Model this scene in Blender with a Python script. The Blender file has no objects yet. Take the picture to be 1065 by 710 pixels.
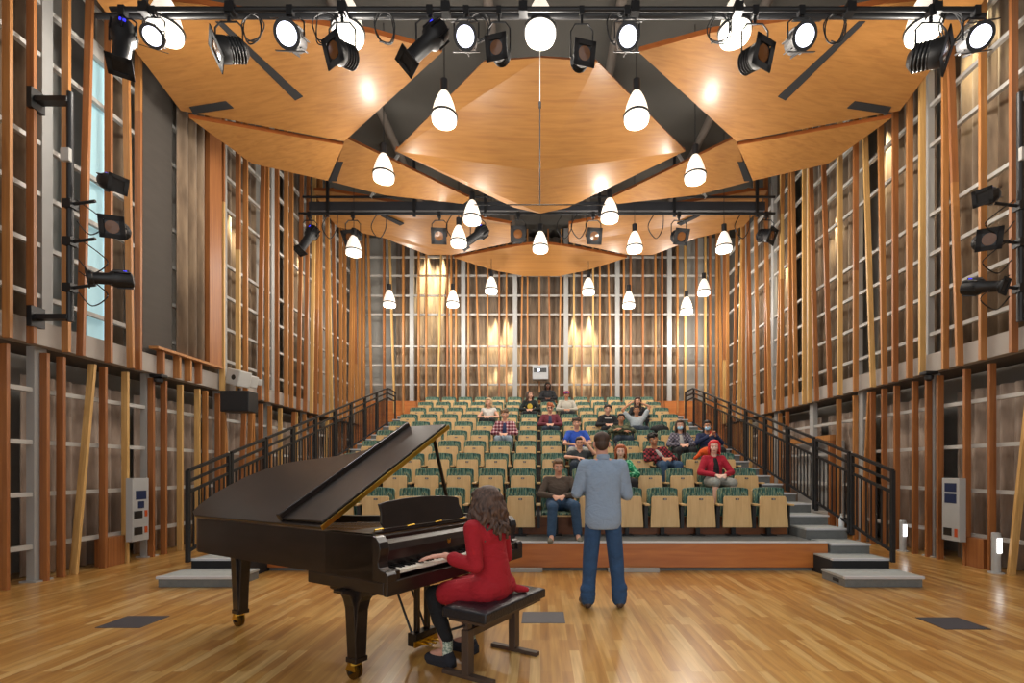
import bpy, bmesh, math, random
from mathutils import Vector, Matrix, Euler
R = random.Random(7)
S = bpy.context.scene
COL = S.collection
PI = math.pi
# ------------------------------------------------------------------ camera, world, light, exposure
FPX, PX, PY, EYE = 500.0, 562.0, 488.0, 1.4          # room axis and eye level of the photograph
cam_d = bpy.data.cameras.new('camera')
cam_d.sensor_width = 36; cam_d.lens = 36*FPX/1065
cam_d.shift_x = -(PX-532.5)/1065; cam_d.shift_y = (PY-355)/1065
cam_d.clip_start = .05; cam_d.clip_end = 200
cam = bpy.data.objects.new('camera', cam_d); COL.objects.link(cam)
cam.location = (0, 0, EYE); cam.rotation_euler = (PI/2, 0, 0)
S.camera = cam
W = bpy.data.worlds.new('world'); S.world = W; W.use_nodes = True
WORLD_STRENGTH = 1.4
W.node_tree.nodes['Background'].inputs[0].default_value = (1.0, .98, .96, 1)
W.node_tree.nodes['Background'].inputs[1].default_value = WORLD_STRENGTH
PENDANT_W, PENDANT_COL = 88, (1.0, .93, .83)
CAVITY_W, CAVITY_COL = 330, (1.0, .84, .52)
STAGE_W = 90
S.view_settings.view_transform = 'Standard'; S.view_settings.look = 'None'
S.view_settings.exposure = 0.0; S.view_settings.gamma = 1; S.view_settings.use_curve_mapping = False

def at(px, py, d):                                    # a point of the room at distance d along the room axis
    return Vector(((px-PX)/FPX*d, d, EYE+(PY-py)/FPX*d))

# ------------------------------------------------------------------ helpers
def tag(o, label=None, cat=None, group=None, kind=None):
    if label: o['label'] = label
    if cat: o['category'] = cat
    if group: o['group'] = group
    if kind: o['kind'] = kind
    return o
def empty(name, loc=(0,0,0), rz=0, label=None, cat=None, group=None, kind=None):
    o = bpy.data.objects.new(name, None); COL.objects.link(o)
    o.location = loc; o.rotation_euler = (0,0,rz); o.empty_display_size = .1
    return tag(o, label, cat, group, kind)
KIDS = {}
def copy_tree(o, parent=None):
    c = o.copy(); COL.objects.link(c)
    if parent: c.parent = parent; KIDS.setdefault(parent.name, []).append(c)
    for ch in list(KIDS.get(o.name, [])): copy_tree(ch, c)
    return c
def axes_to(d, up=Vector((0,0,1))):
    z = Vector(d).normalized()
    if abs(z.dot(up)) > .99: up = Vector((0,1,0))
    x = up.cross(z).normalized(); y = z.cross(x)
    return Matrix((x, y, z)).transposed()
class MB:
    def __init__(s): s.bm = bmesh.new(); s.mi = 0
    def face(s, vs):
        try:
            f = s.bm.faces.new(vs); f.material_index = s.mi; return f
        except ValueError: return None
    def box(s, x0, x1, y0, y1, z0, z1, M=None):
        P = [Vector((x,y,z)) for z in (z0,z1) for y in (y0,y1) for x in (x0,x1)]
        if M is not None: P = [M @ p for p in P]
        v = [s.bm.verts.new(p) for p in P]
        for q in ((0,2,3,1),(4,5,7,6),(0,1,5,4),(2,6,7,3),(0,4,6,2),(1,3,7,5)): s.face([v[i] for i in q])
        return s
    def hexa(s, P):
        v = [s.bm.verts.new(p) for p in P]
        for q in ((0,3,2,1),(4,5,6,7),(0,1,5,4),(1,2,6,5),(2,3,7,6),(3,0,4,7)): s.face([v[i] for i in q])
        return s
    def beam(s, a, b, w, h=None, up=Vector((0,0,1))):
        h = h or w; a = Vector(a); b = Vector(b)
        A = axes_to(b-a, up); L = (b-a).length
        M = Matrix.Translation(a) @ A.to_4x4()
        return s.box(-w/2, w/2, -h/2, h/2, 0, L, M)
    def slab(s, pts, off):                            # closed prism of a 3-D polygon, pushed by off
        a = [s.bm.verts.new(Vector(p)) for p in pts]; b = [s.bm.verts.new(Vector(p)+Vector(off)) for p in pts]
        s.face(a); s.face(b[::-1]); n = len(a)
        for i in range(n): s.face([a[(i+1)%n], a[i], b[i], b[(i+1)%n]])
        return s
    def lathe(s, prof, M=None, seg=20, cap=True):
        rings = []
        for r, z in prof:
            ring = []
            for i in range(seg):
                a = 2*PI*i/seg; p = Vector((r*math.cos(a), r*math.sin(a), z))
                ring.append(s.bm.verts.new(M @ p if M is not None else p))
            rings.append(ring)
        for a, b in zip(rings, rings[1:]):
            for i in range(seg): s.face([a[i], a[(i+1)%seg], b[(i+1)%seg], b[i]])
        if cap: s.face(rings[0][::-1]); s.face(rings[-1])
        return s
    def cyl(s, a, b, r, r2=None, seg=12):
        a = Vector(a); b = Vector(b)
        M = Matrix.Translation(a) @ axes_to(b-a).to_4x4()
        return s.lathe([(r,0),(r if r2 is None else r2,(b-a).length)], M, seg)
    def cap(s, a, b, r, r2=None, seg=14, flat=1.0, up=Vector((0,0,1))):          # tapered capsule
        a = Vector(a); b = Vector(b); r2 = r if r2 is None else r2
        L = (b-a).length
        M = Matrix.Translation(a) @ axes_to(b-a, up).to_4x4() @ Matrix.Diagonal((1, flat, 1, 1))
        pr = [(r*math.sin(t)+1e-4, -r*math.cos(t)) for t in [PI/2*k/4 for k in range(5)]]
        pr += [(r2*math.cos(t)+1e-4, L+r2*math.sin(t)) for t in [PI/2*k/4 for k in range(5)]]
        return s.lathe(pr, M, seg)
    def ell(s, c, rx, ry, rz, rot=None, seg=18, n=10):
        M = Matrix.Translation(Vector(c)) @ (rot.to_4x4() if rot is not None else Matrix()) @ Matrix.Diagonal((rx, ry, rz, 1))
        return s.lathe([(math.sin(PI*k/n)+1e-4, -math.cos(PI*k/n)) for k in range(n+1)], M, seg)
    def chain(s, pts, rs, **k):
        for i in range(len(pts)-1): s.cap(pts[i], pts[i+1], rs[i], rs[i+1], **k)
        return s
    def tube(s, pts, r, seg=6):
        pts = [Vector(p) for p in pts]; rings = []
        for i, p in enumerate(pts):
            d = (pts[min(i+1,len(pts)-1)] - pts[max(i-1,0)])
            A = axes_to(d)
            rings.append([s.bm.verts.new(p + A @ Vector((r*math.cos(2*PI*k/seg), r*math.sin(2*PI*k/seg), 0))) for k in range(seg)])
        for a, b in zip(rings, rings[1:]):
            for i in range(seg): s.face([a[i], a[(i+1)%seg], b[(i+1)%seg], b[i]])
        s.face(rings[0][::-1]); s.face(rings[-1])
        return s
    def loft(s, secs, seg=28):                        # (z, half width, half depth, y) sections of an upright body
        rings = []
        for z, rx, ry, y in secs:
            rings.append([s.bm.verts.new((rx*math.cos(2*PI*k/seg), y+ry*math.sin(2*PI*k/seg), z)) for k in range(seg)])
        for a, b in zip(rings, rings[1:]):
            for i in range(seg): s.face([a[i], a[(i+1)%seg], b[(i+1)%seg], b[i]])
        s.face(rings[0][::-1]); s.face(rings[-1]); return s
    def xf(s, M):
        s.bm.transform(M); return s
    def build(s, name, mats, parent=None, smooth=False, bevel=0, remesh=0, smoothit=0, sub=0):
        me = bpy.data.meshes.new(name)
        bmesh.ops.recalc_face_normals(s.bm, faces=s.bm.faces[:])
        s.bm.to_mesh(me); s.bm.free()
        if not isinstance(mats, (list, tuple)): mats = [mats]
        for m in mats: me.materials.append(m)
        if smooth:
            me.polygons.foreach_set('use_smooth', [True]*len(me.polygons))
        o = bpy.data.objects.new(name, me); COL.objects.link(o)
        if parent: o.parent = parent; KIDS.setdefault(parent.name, []).append(o)
        if smooth and not remesh:
            try: me.set_sharp_from_angle(angle=.7)
            except Exception: pass
        if remesh:
            m = o.modifiers.new('r', 'REMESH'); m.mode = 'VOXEL'; m.voxel_size = remesh; m.use_smooth_shade = True
            m = o.modifiers.new('s', 'SMOOTH'); m.factor = .5; m.iterations = smoothit or 5
        if bevel:
            m = o.modifiers.new('b', 'BEVEL'); m.width = bevel; m.segments = 2; m.limit_method = 'ANGLE'; m.angle_limit = .6
        if sub:
            m = o.modifiers.new('u', 'SUBSURF'); m.levels = sub; m.render_levels = sub
        return o

# ------------------------------------------------------------------ materials
def srgb(c):
    if isinstance(c, str): c = tuple(int(c[i:i+2], 16)/255 for i in (0,2,4))
    return tuple(((x/12.92) if x <= .04045 else ((x+.055)/1.055)**2.4) for x in c[:3]) + (1,)
def newmat(name, col, rough=.6, metal=0, spec=.5):
    m = bpy.data.materials.new(name); m.use_nodes = True
    b = m.node_tree.nodes['Principled BSDF']
    b.inputs['Base Color'].default_value = srgb(col); b.inputs['Roughness'].default_value = rough
    b.inputs['Metallic'].default_value = metal; b.inputs['Specular IOR Level'].default_value = spec
    return m, m.node_tree, b
def N(nt, t, **k):
    n = nt.nodes.new(t)
    for a, v in k.items(): setattr(n, a, v)
    return n
def coords(nt, scale, rot=(0,0,0), src='Object'):
    tc = N(nt, 'ShaderNodeTexCoord'); mp = N(nt, 'ShaderNodeMapping')
    mp.inputs['Scale'].default_value = scale; mp.inputs['Rotation'].default_value = rot
    nt.links.new(tc.outputs[src], mp.inputs['Vector']); return mp.outputs[0]
def ramp(nt, fac, stops):
    r = N(nt, 'ShaderNodeValToRGB'); e = r.color_ramp.elements
    while len(e) < len(stops): e.new(.5)
    for i, (p, c) in enumerate(stops): e[i].position = p; e[i].color = srgb(c)
    nt.links.new(fac, r.inputs[0]); return r.outputs[0]
def mat(name, col, rough=.6, metal=0, spec=.5, var=.08, scale=(6,6,6), bump=0, detail=3):
    """plain colour with a soft mottling of its own"""
    m, nt, b = newmat(name, col, rough, metal, spec)
    c = srgb(col)[:3]
    n = N(nt, 'ShaderNodeTexNoise'); n.inputs['Scale'].default_value = 1; n.inputs['Detail'].default_value = detail
    nt.links.new(coords(nt, scale), n.inputs['Vector'])
    mx = N(nt, 'ShaderNodeMix', data_type='RGBA')
    mx.inputs[6].default_value = tuple(x*(1-var) for x in c)+(1,); mx.inputs[7].default_value = tuple(min(1, x*(1+var)) for x in c)+(1,)
    nt.links.new(n.outputs[0], mx.inputs[0]); nt.links.new(mx.outputs[2], b.inputs['Base Color'])
    if bump:
        bp = N(nt, 'ShaderNodeBump'); bp.inputs['Strength'].default_value = bump; bp.inputs['Distance'].default_value = .01
        nt.links.new(n.outputs[0], bp.inputs['Height']); nt.links.new(bp.outputs[0], b.inputs['Normal'])
    return m
def wood(name, dark, light, scale=(9,9,.8), rough=.45, mid=None, rot=(0,0,0), coat=0):
    m, nt, b = newmat(name, light, rough)
    n = N(nt, 'ShaderNodeTexNoise'); n.inputs['Scale'].default_value = 2.2; n.inputs['Detail'].default_value = 6; n.inputs['Distortion'].default_value = .6
    nt.links.new(coords(nt, scale, rot), n.inputs['Vector'])
    st = [(.3, dark), (.7, light)] if mid is None else [(.25, dark), (.5, mid), (.78, light)]
    nt.links.new(ramp(nt, n.outputs[0], st), b.inputs['Base Color'])
    if coat: b.inputs['Coat Weight'].default_value = coat; b.inputs['Coat Roughness'].default_value = .22
    return m
def emit(name, col, strength):
    m = bpy.data.materials.new(name); m.use_nodes = True; nt = m.node_tree
    b = nt.nodes['Principled BSDF']; b.inputs['Base Color'].default_value = srgb(col)
    b.inputs['Emission Color'].default_value = srgb(col); b.inputs['Emission Strength'].default_value = strength
    return m

FIN = [wood('fir_red', '84502c', 'ab713d', (14,14,.5), mid='986035'), wood('fir_orange', '986537', 'c0884b', (14,14,.5), mid='ae7641'),
       wood('fir_pale', 'b88e54', 'dcb77a', (14,14,.5), mid='caa062')]
PANEL = wood('cherry_veneer', '8a5c30', 'a4733e', (.2,9,9), rough=.42, mid='976936', coat=.3)
PANEL_EDGE = wood('cherry_edge', '8f4c22', 'a9602c', (.5,6,6))
def make_floor_mat():
    m, nt, b = newmat('maple_floor', 'c99a5c', .28)
    v = coords(nt, (1,1,1), (0,0,PI/2))
    br = N(nt, 'ShaderNodeTexBrick'); br.offset = .37; br.offset_frequency = 2; br.squash = 1
    br.inputs['Scale'].default_value = 1; br.inputs['Mortar Size'].default_value = .0008; br.inputs['Mortar Smooth'].default_value = .6
    br.inputs['Brick Width'].default_value = .62; br.inputs['Row Height'].default_value = .075; br.inputs['Bias'].default_value = 0
    br.inputs['Color1'].default_value = (0,0,0,1); br.inputs['Color2'].default_value = (1,1,1,1); br.inputs['Mortar'].default_value = (0,0,0,1)
    nt.links.new(v, br.inputs['Vector'])
    base = ramp(nt, br.outputs[0], [(0, 'b3803f'), (.4, 'c6954f'), (.75, 'd2a660'), (1, 'dfbb7c')])
    n = N(nt, 'ShaderNodeTexNoise'); n.inputs['Scale'].default_value = 1; n.inputs['Detail'].default_value = 6
    nt.links.new(coords(nt, (26,1.6,1)), n.inputs['Vector'])
    mx = N(nt, 'ShaderNodeMix', data_type='RGBA', blend_type='MULTIPLY'); mx.inputs[0].default_value = .55
    nt.links.new(base, mx.inputs[6]); nt.links.new(ramp(nt, n.outputs[0], [(.3,'b9a283'),(.62,'ffffff')]), mx.inputs[7])
    nt.links.new(mx.outputs[2], b.inputs['Base Color'])
    b.inputs['Coat Weight'].default_value = .35; b.inputs['Coat Roughness'].default_value = .18
    return m
FLOOR = make_floor_mat()
def curtain_mat(name, a, c, d):
    m, nt, b = newmat(name, c, .9, spec=.2)
    n = N(nt, 'ShaderNodeTexNoise'); n.inputs['Scale'].default_value = 1; n.inputs['Detail'].default_value = 5
    nt.links.new(coords(nt, (7,7,1.3)), n.inputs['Vector'])
    nt.links.new(ramp(nt, n.outputs[0], [(.3, a), (.5, c), (.72, d)]), b.inputs['Base Color'])
    b.inputs['Sheen Weight'].default_value = .3
    return m
CURTAIN = curtain_mat('brown_velour', '7d6c5e', '9c8a7c', 'b8a798')
CURTAIN_UP = curtain_mat('dark_velour', '6a5a4a', '86735f', 'a08b72')
WHITE_PAINT = mat('white_paint', 'b9b8b4', .5, var=.04)
GREY_STEEL = mat('grey_steel', 'a9aaa9', .5, var=.05)
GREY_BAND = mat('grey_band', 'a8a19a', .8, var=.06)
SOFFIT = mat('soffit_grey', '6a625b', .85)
WALLM = mat('wall_grey', 'a5a29c', .85, var=.06, scale=(1,1,1))
DARKWALL = mat('dark_block', '4b4641', .9, var=.15, scale=(3,3,12))
CEILM = mat('dark_concrete', '55534f', .9, var=.15, scale=(1,1,1))
BLACK = mat('black_metal', '17181b', .45, var=.15)
BLACKM = mat('black_matt', '1d1d1f', .8, var=.15)
STEEL = mat('bright_steel', 'b9bcc0', .25, metal=1)
PIANO = wood('ebonised_case', '15100f', '221a18', (3,1,6), rough=.28, coat=.25)
PIANO_LID = wood('ebonised_lid', '1b1716', '28221f', (1,3,1), rough=.3, coat=.25)
BRASS = mat('brass', 'd6b04a', .3, metal=1)
GOLD = mat('gold_plate', 'b58a42', .4, metal=.8)
IVORY = mat('ivory', 'e6e0d2', .3, var=.03)
EBONY = mat('ebony', '0f0f11', .3)
LEATHER = mat('black_leather', '1b1d24', .35, var=.2, scale=(60,60,60), bump=.3)
BENCHF = mat('bench_bronze', '4a3c34', .35, var=.1)
STAIRG = mat('stair_carpet', 'a6abaa', .9, var=.15, scale=(60,60,60))
STAIRSIDE = mat('stair_side', '6d706f', .8, var=.2, scale=(20,20,20))
NOSING = mat('aluminium_nosing', 'c6c8cc', .4, var=.03)
BIRCH = wood('birch_ply', 'cca570', 'e2c08a', (10,2,1.2), rough=.4, mid='d8b47c')
PLATE = mat('number_plate', '2a2623', .4)
FRONTW = wood('cherry_front', 'a8602e', 'c9813f', (.6,3,5), rough=.35, mid='b86f37', coat=.2)
TIERW = wood('tier_wood', '7c4524', '985a30', (1,3,5), rough=.4)
def seat_fabric():
    m, nt, b = newmat('green_pattern_fabric', '2f5a45', .9)
    n = N(nt, 'ShaderNodeTexNoise'); n.inputs['Scale'].default_value = 1; n.inputs['Detail'].default_value = 2
    nt.links.new(coords(nt, (34,34,6)), n.inputs['Vector'])
    nt.links.new(ramp(nt, n.outputs[0], [(.36, '1c3330'), (.44, '3c6154'), (.51, '517c76'), (.58, 'a0a57c'), (.64, '2c4644')]), b.inputs['Base Color'])
    return m
FABRIC = seat_fabric()
# ------------------------------------------------------------------ room shell
def struct(name, mb, m, **k):
    return tag(mb.build(name, m, **k), kind='structure')
Y0, YB, XW, ZC = -4.0, 16.4, 7.1, 9.7
struct('floor', MB().box(-XW-.1, XW+.1, Y0, YB+.9, -.2, 0), FLOOR)
struct('ceiling', MB().box(-XW-.1, XW+.1, Y0, YB+1, ZC, ZC+.2), CEILM)
struct('wall_left', MB().box(-XW-.2, -XW, Y0, YB+1, 0, ZC), WALLM)
struct('wall_right', MB().box(XW, XW+.2, Y0, YB+1, 0, ZC), WALLM)
struct('wall_back', MB().box(-XW-.2, XW+.2, YB+.85, YB+1.05, 0, ZC), WALLM)
ZUP = [3.55, 4.18, 4.82, 5.45, 6.55, 7.2, 7.85, 8.5]
ZLO = [.44, 1.09, 1.74, 2.39]
POSTS = [2.64+1.7*i for i in range(9)]
# ledge band with its soffit
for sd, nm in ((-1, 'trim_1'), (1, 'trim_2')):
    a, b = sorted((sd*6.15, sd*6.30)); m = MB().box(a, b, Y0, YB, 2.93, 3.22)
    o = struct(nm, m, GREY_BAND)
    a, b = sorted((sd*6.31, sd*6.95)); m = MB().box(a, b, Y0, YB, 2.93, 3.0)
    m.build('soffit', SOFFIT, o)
# white window grids of the side walls, upper and lower, and of the back wall
def grid_side(sd, nm, X, z0, z1, zs, pw, skip=None, m=WHITE_PAINT):
    g = empty(nm, (sd*X, 0, 0), kind='structure')
    for z in zs:
        MB().box(-.03, .03, Y0, YB, z-.028, z+.028).build('mullion', m, g)
    for y in POSTS:
        if skip and skip[0] < y < skip[1]: continue
        MB().box(-.05, .05, y-pw/2, y+pw/2, z0, z1).build('post', GREY_STEEL, g)
        if z0 == 0: MB().box(-.1, .1, y-.11, y+.11, 0, .02).build('base_plate', GREY_STEEL, g)
    return g
grid_side(-1, 'window_1', 6.24, 3.22, ZC, ZUP, .13, (7.5, 8.9))
grid_side(1, 'window_2', 6.24, 3.22, ZC, ZUP, .13)
grid_side(-1, 'window_3', 6.33, 0, 2.93, ZLO, .15)
grid_side(1, 'window_4', 6.33, 0, 2.93, ZLO, .15)
gb = empty('window_5', (0, YB, 0), kind='structure')
for z in (3.64, 4.29, 4.95, 5.59, 6.68, 7.32, 8.0, 8.63): MB().box(-6.3, 6.3, -.03, .03, z-.03, z+.03).build('mullion', WHITE_PAINT, gb)
for px in (375, 428.5, 482, 535.7, 588.7, 642, 696, 749):
    x = (px-PX)/FPX*YB; MB().box(x-.075, x+.075, -.04, .06, 3, 9.6).build('post', GREY_STEEL, gb)
# wooden base of the back wall, split in boards
bb = empty('baseboard_back', (0, YB-.12, 0), kind='structure')
for i in range(6):
    x0 = -6.3+2.1*i; MB().box(x0+.004, x0+2.096, 0, .1, 0, 3.72).build('wood_board', FRONTW, bb, bevel=.004)

# ---- fins
def fin_side(scr, sd, X, y, z0, z1, lean=0, w=.09, t=.038, mi=None, split=None):
    mb = MB(); a, b = sorted((sd*X, sd*(X+w)))
    zs = [z0] + ([split] if split else []) + [z1]
    ms = [R.choice((0,0,1,1,1,2)) for _ in zs]
    if mi is not None: ms[0] = mi
    bend = lean
    def yy(z):
        f = (z-z0)/(z1-z0); return y + bend*f
    for i in range(len(zs)-1):
        mb.mi = ms[i]; p, q = zs[i], zs[i+1]
        mb.hexa([(a, yy(p), p), (b, yy(p), p), (b, yy(p)+t, p), (a, yy(p)+t, p),
                 (a, yy(q), q), (b, yy(q), q), (b, yy(q)+t, q), (a, yy(q)+t, q)])
    return mb.build('wood_fin', FIN, scr)
def screen(name, label, loc=(0,0,0)):
    return empty(name, loc, label=label, cat='wooden screen')
ul = screen('fin_screen', 'upper wooden fin screen on the left wall, above the grey ledge')
ur = screen('fin_screen', 'upper wooden fin screen on the right wall, above the grey ledge')
ll = screen('fin_screen', 'lower wooden fin screen on the left wall, under the grey ledge')
lr = screen('fin_screen', 'lower wooden fin screen on the right wall, under the grey ledge')
bk = screen('fin_screen', 'slender upright wooden fins across the back wall behind the last row')
near_ul = [(10,0),(35,0),(71,0),(86,.18),(115,0),(138,-.12),(146,0)]
for px, ln in near_ul:
    y = 6.02*FPX/(PX-px); fin_side(ul, -1, 6.02, y, 2.90, ZC-.1, ln, mi=R.choice((0,1)), split=R.choice((None, 5.9, 6.8)))
fin_side(ul, -1, 6.02, 5.1, 2.9, ZC-.1); fin_side(ul, -1, 6.02, 4.6, 2.9, ZC-.1)
for y in (7.7, 8.05, 8.3, 8.55): fin_side(ul, -1, 6.04, y, 2.93, 3.30, w=.11)
y = 9.15
while y < YB-.15:
    ln = R.choice((0,0,0,0,0,.3,-.3,.2)); fin_side(ul, -1, 6.02, y, 2.90, ZC-.1, ln, split=R.choice((None, None, R.uniform(4.5,8))))
    y += R.choice((.24, .3, .34, .4, .48))
mb = MB().box(-6.15, -6.0, 7.55, 9.1, 3.30, 3.34); mb.build('sill', FIN[1], ul)
MB().box(-6.14, -6.04, 8.78, 9.12, 3.34, ZC-.1).build('wide_board', FIN[0], ul)
near_ur = [(1060,0),(1030,-.25),(1014,0),(1003,.1),(985,0),(966,0)]
for px, ln in [(1052,0),(1020,.0),(996,.22),(981,0),(957,0),(944,0),(929,0),(918,.15)]:
    y = 6.02*FPX/(px-PX); fin_side(ur, 1, 6.02, y, 2.90, ZC-.1, ln, split=R.choice((None, 5.6, 6.3)))
fin_side(ur, 1, 6.02, 5.6, 2.9, ZC-.1, mi=2); fin_side(ur, 1, 6.02, 5.1, 2.9, ZC-.1)
y = 8.75
while y < YB-.15:
    ln = R.choice((0,0,0,0,0,.3,-.3,.2)); fin_side(ur, 1, 6.02, y, 2.90, ZC-.1, ln, split=R.choice((None, None, R.uniform(4.5,8))))
    y += R.choice((.22, .28, .34, .4, .48))
# lower left: px of the fins near the floor of the photograph
for px, ln in [(5,0),(47,0),(64,0),(77,.27),(108,0),(131,0),(158,0),(171,0),(188,0),(206,0),(214,0),(227,0),(233,0)]:
    y = 6.2*FPX/(PX-px); fin_side(ll, -1, 6.18, y, .0, 2.86, ln, mi=(0,0,0,2,0,2,0,0,2,2,1,0,1)[[5,47,64,77,108,131,158,171,188,206,214,227,233].index(px)])
y = 9.6
while y < YB-.2:
    fin_side(ll, -1, 6.18, y, 0, 2.86, R.choice((0,0,0,.2,-.2))); y += R.choice((.24, .3, .36, .44))
for px, ln in [(1051,-.3),(1031,0),(1005,0),(977,0),(965,0),(951,0),(932,0),(919,0),(907,0),(897,-.2),(889,0)]:
    y = 6.2*FPX/(px-PX); fin_side(lr, 1, 6.18, y, .0, 2.86, ln)
y = 10.0
while y < YB-.2:
    if not (10.35 < y < 12.0): fin_side(lr, 1, 6.18, y, 0, 2.86, R.choice((0,0,0,.2,-.2)))
    y += R.choice((.24, .3, .36, .44))
# back wall fins
bpx = [378,(386,-4),399,(410,-6),419,435,443,(455,4),465,469,474,487,(499,-5),507,519,526.6,(541,3),548.6,561,(573,-3),(581,3),597,605,617,624,(636,-4),649,656,669,682,689,705,713,725,734,739,746]
for p in bpx:
    p, ln = p if isinstance(p, tuple) else (p, 0)
    d = 16.2; x = (p-PX)/FPX*d; ln = ln/FPX*d; mb = MB(); mb.mi = R.choice((0,1,1,2)); z0, z1 = (4.0 if 556 < p < 572 else 3.3), 9.5
    mb.hexa([(x-.025,d,z0),(x+.025,d,z0),(x+.025,d+.13,z0),(x-.025,d+.13,z0),(x+ln-.025,d,z1),(x+ln+.025,d,z1),(x+ln+.025,d+.13,z1),(x+ln-.025,d+.13,z1)])
    mb.build('wood_fin', FIN, bk)
# ---- curtains (folded velour)
def curtain(label, p0, p1, z0, z1, m, amp=.055, wl=.22, seed=0, group=None, nrm=None):
    p0 = Vector(p0+(0,)) if len(p0) == 2 else Vector(p0); p1 = Vector(p1+(0,)) if len(p1) == 2 else Vector(p1)
    L = (p1-p0).length; u = (p1-p0)/L; n = Vector((-u.y, u.x, 0)); rr = random.Random(seed)
    k = int(L/wl*10); ph = 0; vs = []
    mb = MB(); top = []; bot = []; mid = []
    for i in range(k+1):
        s = L*i/k; ph += 2*PI/10*rr.uniform(.7, 1.35)
        a = amp*math.sin(ph); q = p0+u*s+n*a
        bot.append(mb.bm.verts.new((q.x, q.y, z0))); q2 = p0+u*s+n*(a*.8+.01*math.sin(ph*.3)); top.append(mb.bm.verts.new((q2.x, q2.y, z1)))
    for i in range(k): mb.face([bot[i], bot[i+1], top[i+1], top[i]])
    o = mb.build('curtain', m, smooth=True)
    md = o.modifiers.new('t', 'SOLIDIFY'); md.thickness = .008
    return tag(o, label, 'curtain', group)
cn = 0
names = ['nearest the camera', 'second from the camera', 'third from the camera', 'fourth from the camera', 'fifth from the camera', 'farthest from the camera']
segs = [(2.0, 5.95), (6.15, 7.65), (7.85, 9.35), (9.55, 11.05), (11.25, 13.6), (13.8, 16.3)]
for sd, w in ((-1, 'left'), (1, 'right')):
    for j, (y0, y1) in enumerate(segs):
        cn += 1; curtain('brown velour curtain behind the lower %s wall fins, %s' % (w, names[j]), (sd*6.62, y0), (sd*6.62, y1), .015, 2.62, CURTAIN, seed=cn)
for j, (y0, y1) in enumerate([(2.0, 4.6), (4.9, 6.1)]):
    curtain('dark brown curtain behind the upper left wall grid, %s' % names[j], (-6.55, y0), (-6.55, y1), 3.25, 9.5, CURTAIN_UP, seed=40+j)
curtain('dark brown curtain strip right of the pale blue window on the left wall', (-6.55, 7.1), (-6.55, 7.5), 3.25, 9.5, CURTAIN_UP, seed=44)
curtain('long brown striped curtain hanging beside the dark block panel on the left wall', (-6.12, 8.12), (-6.12, 8.76), 3.36, 9.5, CURTAIN_UP, amp=.05, wl=.2, seed=45)
for j, (y0, y1) in enumerate([(9.3, 11.0), (12.3, 14.4)]):
    curtain('brown curtain behind the upper left wall grid, %s' % ('beside the wide wooden board', 'near the back corner')[j], (-6.55, y0), (-6.55, y1), 3.25, 9.5, CURTAIN_UP, seed=46+j)
for j, (y0, y1) in enumerate([(2.0, 5.9), (6.15, 7.6), (7.9, 9.3), (9.9, 11.6), (12.3, 14.6)]):
    curtain('dark brown curtain behind the upper right wall grid, %s' % names[j], (6.55, y0), (6.55, y1), 3.25, 9.5, CURTAIN_UP, seed=50+j)
for j, (a, b) in enumerate([(412, 480), (484, 534), (537, 588), (590, 641), (643, 706)]):
    curtain('brown curtain behind the back wall grid, %s' % ('leftmost', 'second from the left', 'in the middle behind the projector', 'second from the right', 'rightmost')[j],
            ((a-PX)/FPX*16.8, YB+.38), ((b-PX)/FPX*16.8, YB+.38), 0.01, 9.5, CURTAIN_UP, seed=60+j, wl=.3)
# dark block panel on the upper left wall
o = MB().box(-6.32, -6.2, 7.5, 8.1, 3.25, 9.6).build('acoustic_panel', DARKWALL)
tag(o, 'tall dark grey block panel beside the long curtain on the left wall', 'wall panel')
# pale blue window shade on the left wall, daylight behind it
wsh = emit('pale_blue_shade', '9fc6cf', .42)
o = MB().box(-6.36, -6.33, 6.72, 7.02, 3.25, 7.2).build('window_6', wsh); tag(o, kind='structure')
MB().box(-6.33, -6.30, 6.99, 7.02, 3.25, 7.2).build('bright_edge', emit('daylight_edge', 'f4fbff', 1.6), o)
MB().box(-6.36, -6.28, 6.7, 7.03, 7.2, 7.45).build('header', WHITE_PAINT, o)
# framed opening in the lower right wall
dr = empty('door_1', (6.2, 11.2, 0), kind='structure')
MB().box(-.03, .1, -.95, .95, 2.02, 2.14).build('door_head', FIN[1], dr)
for y in (-.95, .89): MB().box(-.03, .1, y, y+.07, 0, 2.02).build('door_jamb', FIN[0], dr)
MB().box(.28, .32, -.9, .9, 0, 2.02).build('door_panel', GREY_STEEL, dr)
MB().cyl((.2, .6, 1.0), (.2, .6, 1.3), .015).build('door_handle', STEEL, dr)

# ------------------------------------------------------------------ hung ceiling reflectors
def panel(label, facets, thick=.09, slots=()):
    t = empty('ceiling_reflector', (0,0,0), label=label, cat='ceiling panel', group='hung wooden ceiling panels')
    c = sum((Vector(p) for f in facets for p in f), Vector())/sum(len(f) for f in facets); t.location = c
    for f in facets:
        pts = [Vector(p)-c for p in f]
        n = (pts[1]-pts[0]).cross(pts[2]-pts[0]).normalized()
        if n.z < 0: n = -n
        mb = MB().slab(pts, n*thick); mb.bm.faces.ensure_lookup_table()
        for k, fc in enumerate(mb.bm.faces): fc.material_index = 0 if k < 2 else 1
        mb.build('veneer_facet', [PANEL, PANEL_EDGE], t)
    for s in slots:                                    # black slot recess lying flush under the veneer
        pts = [Vector(p)-c for p in s]; MB().slab(pts, (0,0,.03)).build('slot', BLACKM, t)
    return t
def clampx(p): return Vector((max(-5.93, p.x), p.y, p.z))
def mir(p): return (-p[0], p[1], p[2])
def onplane(px, py, f):                                # point of facet plane f seen at px, py
    a, b, c = [Vector(p) for p in f[:3]]; n = (b-a).cross(c-a)
    r = Vector(((px-PX)/FPX, 1, (PY-py)/FPX)); e = Vector((0,0,EYE))
    return e + r*(n.dot(a-e)/n.dot(r))
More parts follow.
